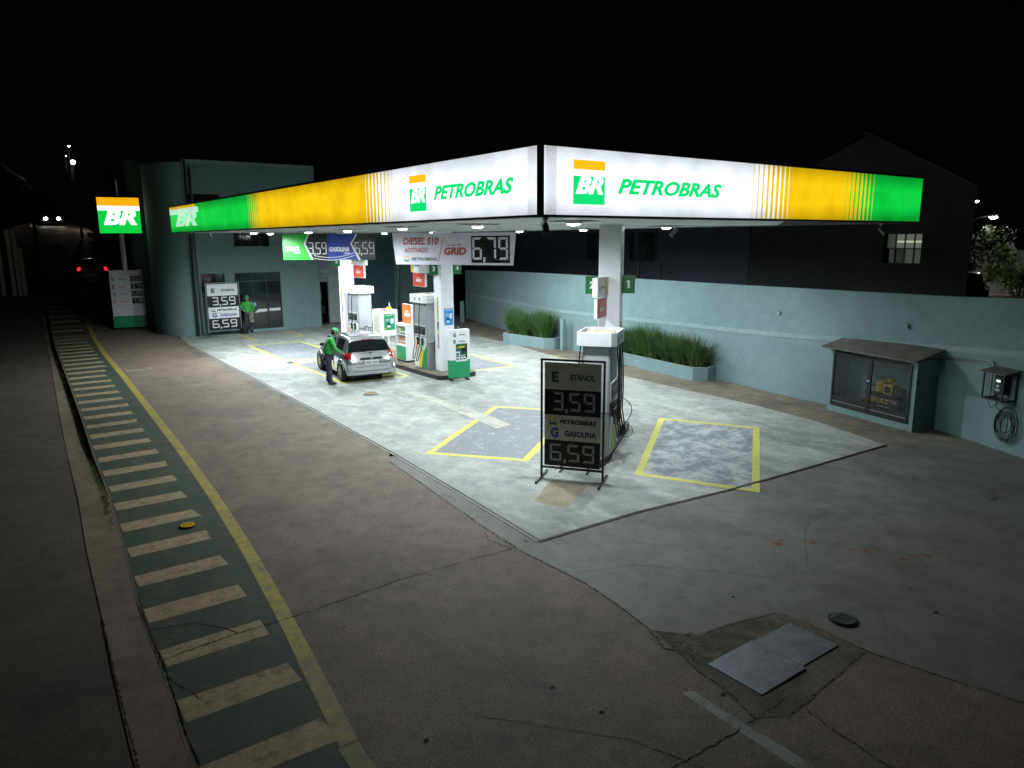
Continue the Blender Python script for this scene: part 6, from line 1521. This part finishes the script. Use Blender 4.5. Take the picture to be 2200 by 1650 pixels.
def lamp_light(x, y, z, e, col=(1, .97, .9)):
    ld = bpy.data.lights.new('lamp_glow', 'POINT'); ld.energy = e; ld.shadow_soft_size = .2; ld.color = col; lo = bpy.data.objects.new('lamp_glow', ld); C.objects.link(lo); lo.location = (x, y, z)
lamp_light(37.6, 8.6, 5.9, 130); 
lamp_light(3.5, 84.0-2.2, hill(1, 82)+1.0, 60, (1, .75, .55))
# far white wall, bush and post beyond the right edge
mb = MB(); mb.box(0, 14, -.08, .08, 0, 3.85, 'white'); o = mb.build('far_wall', loc=(42.0, 13.0, 0)); o.rotation_euler = (0, 0, R(-36)); tag(o, 'long pale boundary wall lit by the lamp behind the bush', 'wall')
mb = MB(); mb.box(-.08, .08, -.08, .08, 0, 4.3, 'white'); tag(mb.build('gate_post', loc=(44.7, 10.2, 0)), 'pale post at the right edge beyond the pale wall', 'post')
def bush(x, y, zg, h, r, n, seed, label, leaf='bush', name='bush', cat='bush', grp=None, ls=.10):
    rn = random.Random(seed); t = thing(name, label, cat, (x, y, zg), 0, grp)
    mb = MB(); mb.cyl((0, 0, 0), (.05, 0, h*.6), .10, 'bark', 8, .05)
    for k in range(6): a = k*1.05; mb.cyl((.02, 0, h*.3), (r*.6*math.cos(a), r*.6*math.sin(a), h*(.6+.05*k)), .045, 'bark', 6, .015)
    mb.build('trunk', t); mb = MB(); cl = [(rn.gauss(0, r*.45), rn.gauss(0, r*.45), h*rn.uniform(.45, .95), r*rn.uniform(.25, .45)) for k in range(14)]
    for i in range(n):
        c = cl[i % len(cl)]; d = Vector((rn.gauss(0, 1), rn.gauss(0, 1), rn.gauss(0, 1))).normalized()*c[3]*rn.uniform(.5, 1.05); p = Vector(c[:3])+d
        a = Vector((rn.uniform(-1, 1), rn.uniform(-1, 1), rn.uniform(-1, 1))).normalized(); b = a.orthogonal().normalized(); l = rn.uniform(.6, 1.2)*ls
        mb.add([tuple(p-a*l), tuple(p-b*l*.45), tuple(p+a*l), tuple(p+b*l*.45)], [(0, 1, 2, 3)], leaf)
    mb.build('crown', t)
bush(36.4, 8.6, 0, 5.2, 1.5, 4200, 1, 'leafy bush lit green under the lamp beyond the warehouse')
bush(38.3, 7.3, 0, 3.6, 1.3, 2200, 2, 'dark low bush beside the lamp-lit bush', name='bush')
# parked car with one lamp beyond the right side: only its glint shows
hatch('dark parked car with one bright lamp beyond the wall', 'car', (33.4, 7.9, 1.55), R(-70), 'paint_k', 'tail', heads='head_on', name='parked_car', plate='BRA-2020', scale=1.0)
mb = MB(); mb.box(-5, 5, -5, 5, 0, 1.53, 'fore'); o = mb.build('raised_yard', loc=(34.5, 6.5, 0)); struct(o)
# left of the road: house front with pale pillars, pole, cones, road kerb, signs
t = thing('roadside_house', 'dark roadside house with pale front pillars across the road', 'building', (-5.2, 47.5, hill(-4, 47.5)-.2))
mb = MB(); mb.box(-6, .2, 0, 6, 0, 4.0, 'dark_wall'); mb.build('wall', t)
mb = MB(); mb.add([(-6.3, -1.5, 4.0), (.5, -1.5, 4.0), (.5, 3, 5.2), (-6.3, 3, 5.2)], [(0, 1, 2, 3)], 'roof_d'); mb.build('roof', t)
for x, h in ((-.1, 3.6), (.45, 4.3), (.75, 4.35), (1.0, 3.2)): mb = MB(); mb.box(x-.11, x+.11, -1.3, -1.1, 0, h-.3, 'offwhite', .02); mb.build('pillar', t)
for (x, y, h, lb) in [(-3.1, 49, 6.0, 'dark utility pole left of the hill road'), (2.2, 73.7, 3.2, 'dark sign pole right of the hill road'), (3.4, 62, 5.0, 'dark pole half hidden behind the lit totem sign')]:
    mb = MB(); mb.cyl((0, 0, 0), (0, 0, h), .12, 'roof_d', 8, .08)
    if h < 4: mb.box(-.35, .35, -.04, 0, 2.5, 3.15, 'frame_g', .01)
    tag(mb.build('roadside_pole', loc=(x, y, hill(x, y)-.05)), lb, 'pole', 'dark poles along the hill road')
mb = MB(); mb.cyl((0, 0, 0), (0, 0, .9), .16, 'roof_d', 10, .06); tag(mb.build('road_bollard', loc=(-1.75, 45.2, hill(-1.75, 45.2)-.02)), 'dark bollard on the road island left of the pale car', 'bollard')
# kerb lines and worn paint on the hill road
mb = MB()
def road_line(pts, wd, m, zoff=.015):
    for a, b in zip(pts[:-1], pts[1:]):
        n = max(1, int(math.hypot(b[0]-a[0], b[1]-a[1])/1.0)); 
        for i in range(n):
            p = Vector(a).lerp(Vector(b), i/n); q = Vector(a).lerp(Vector(b), (i+1)/n); d = (q-p).normalized(); nn = Vector((-d.y, d.x))*wd/2
            mb.add([(v.x, v.y, hill(v.x, v.y)-.03+zoff) for v in (p-nn, q-nn, q+nn, p+nn)], [(0, 1, 2, 3)], m)
road_line([(-2.4, 54), (-2.0, 57), (-1.9, 62), (-2.4, 68)], .25, 'gutter', .12); road_line([(5.6, 72), (5.2, 64), (4.4, 58), (3.6, 54)], .25, 'gutter', .12)
road_line([(-6, 46), (-1.5, 47.5), (3.5, 49)], .16, 'white_worn'); road_line([(-5, 44), (-1, 45), (2, 45.5)], .12, 'white_worn'); road_line([(3.2, 74), (4.3, 68), (5, 60)], .14, 'white_worn'); road_line([(.4, 43.5), (2.5, 45.6), (3.6, 48)], .14, 'white_worn')
struct(mb.build('road_markings'))
mb = MB(); rn = random.Random(3)
for i in range(2600):
    x = rn.uniform(2.8, 6.2); y = 63+rn.uniform(0, 12); z = hill(x, y)+rn.uniform(0, .25); a = rn.uniform(0, 6.3); mb.add([(x, y, z), (x+.12*math.cos(a), y+.12*math.sin(a), z+.1), (x, y, z+.3)], [(0, 1, 2)], 'bush')
o = mb.build('verge_grass'); o['kind'] = 'stuff'; o['label'] = 'dark grass verge beside the hill road'; o['category'] = 'grass'
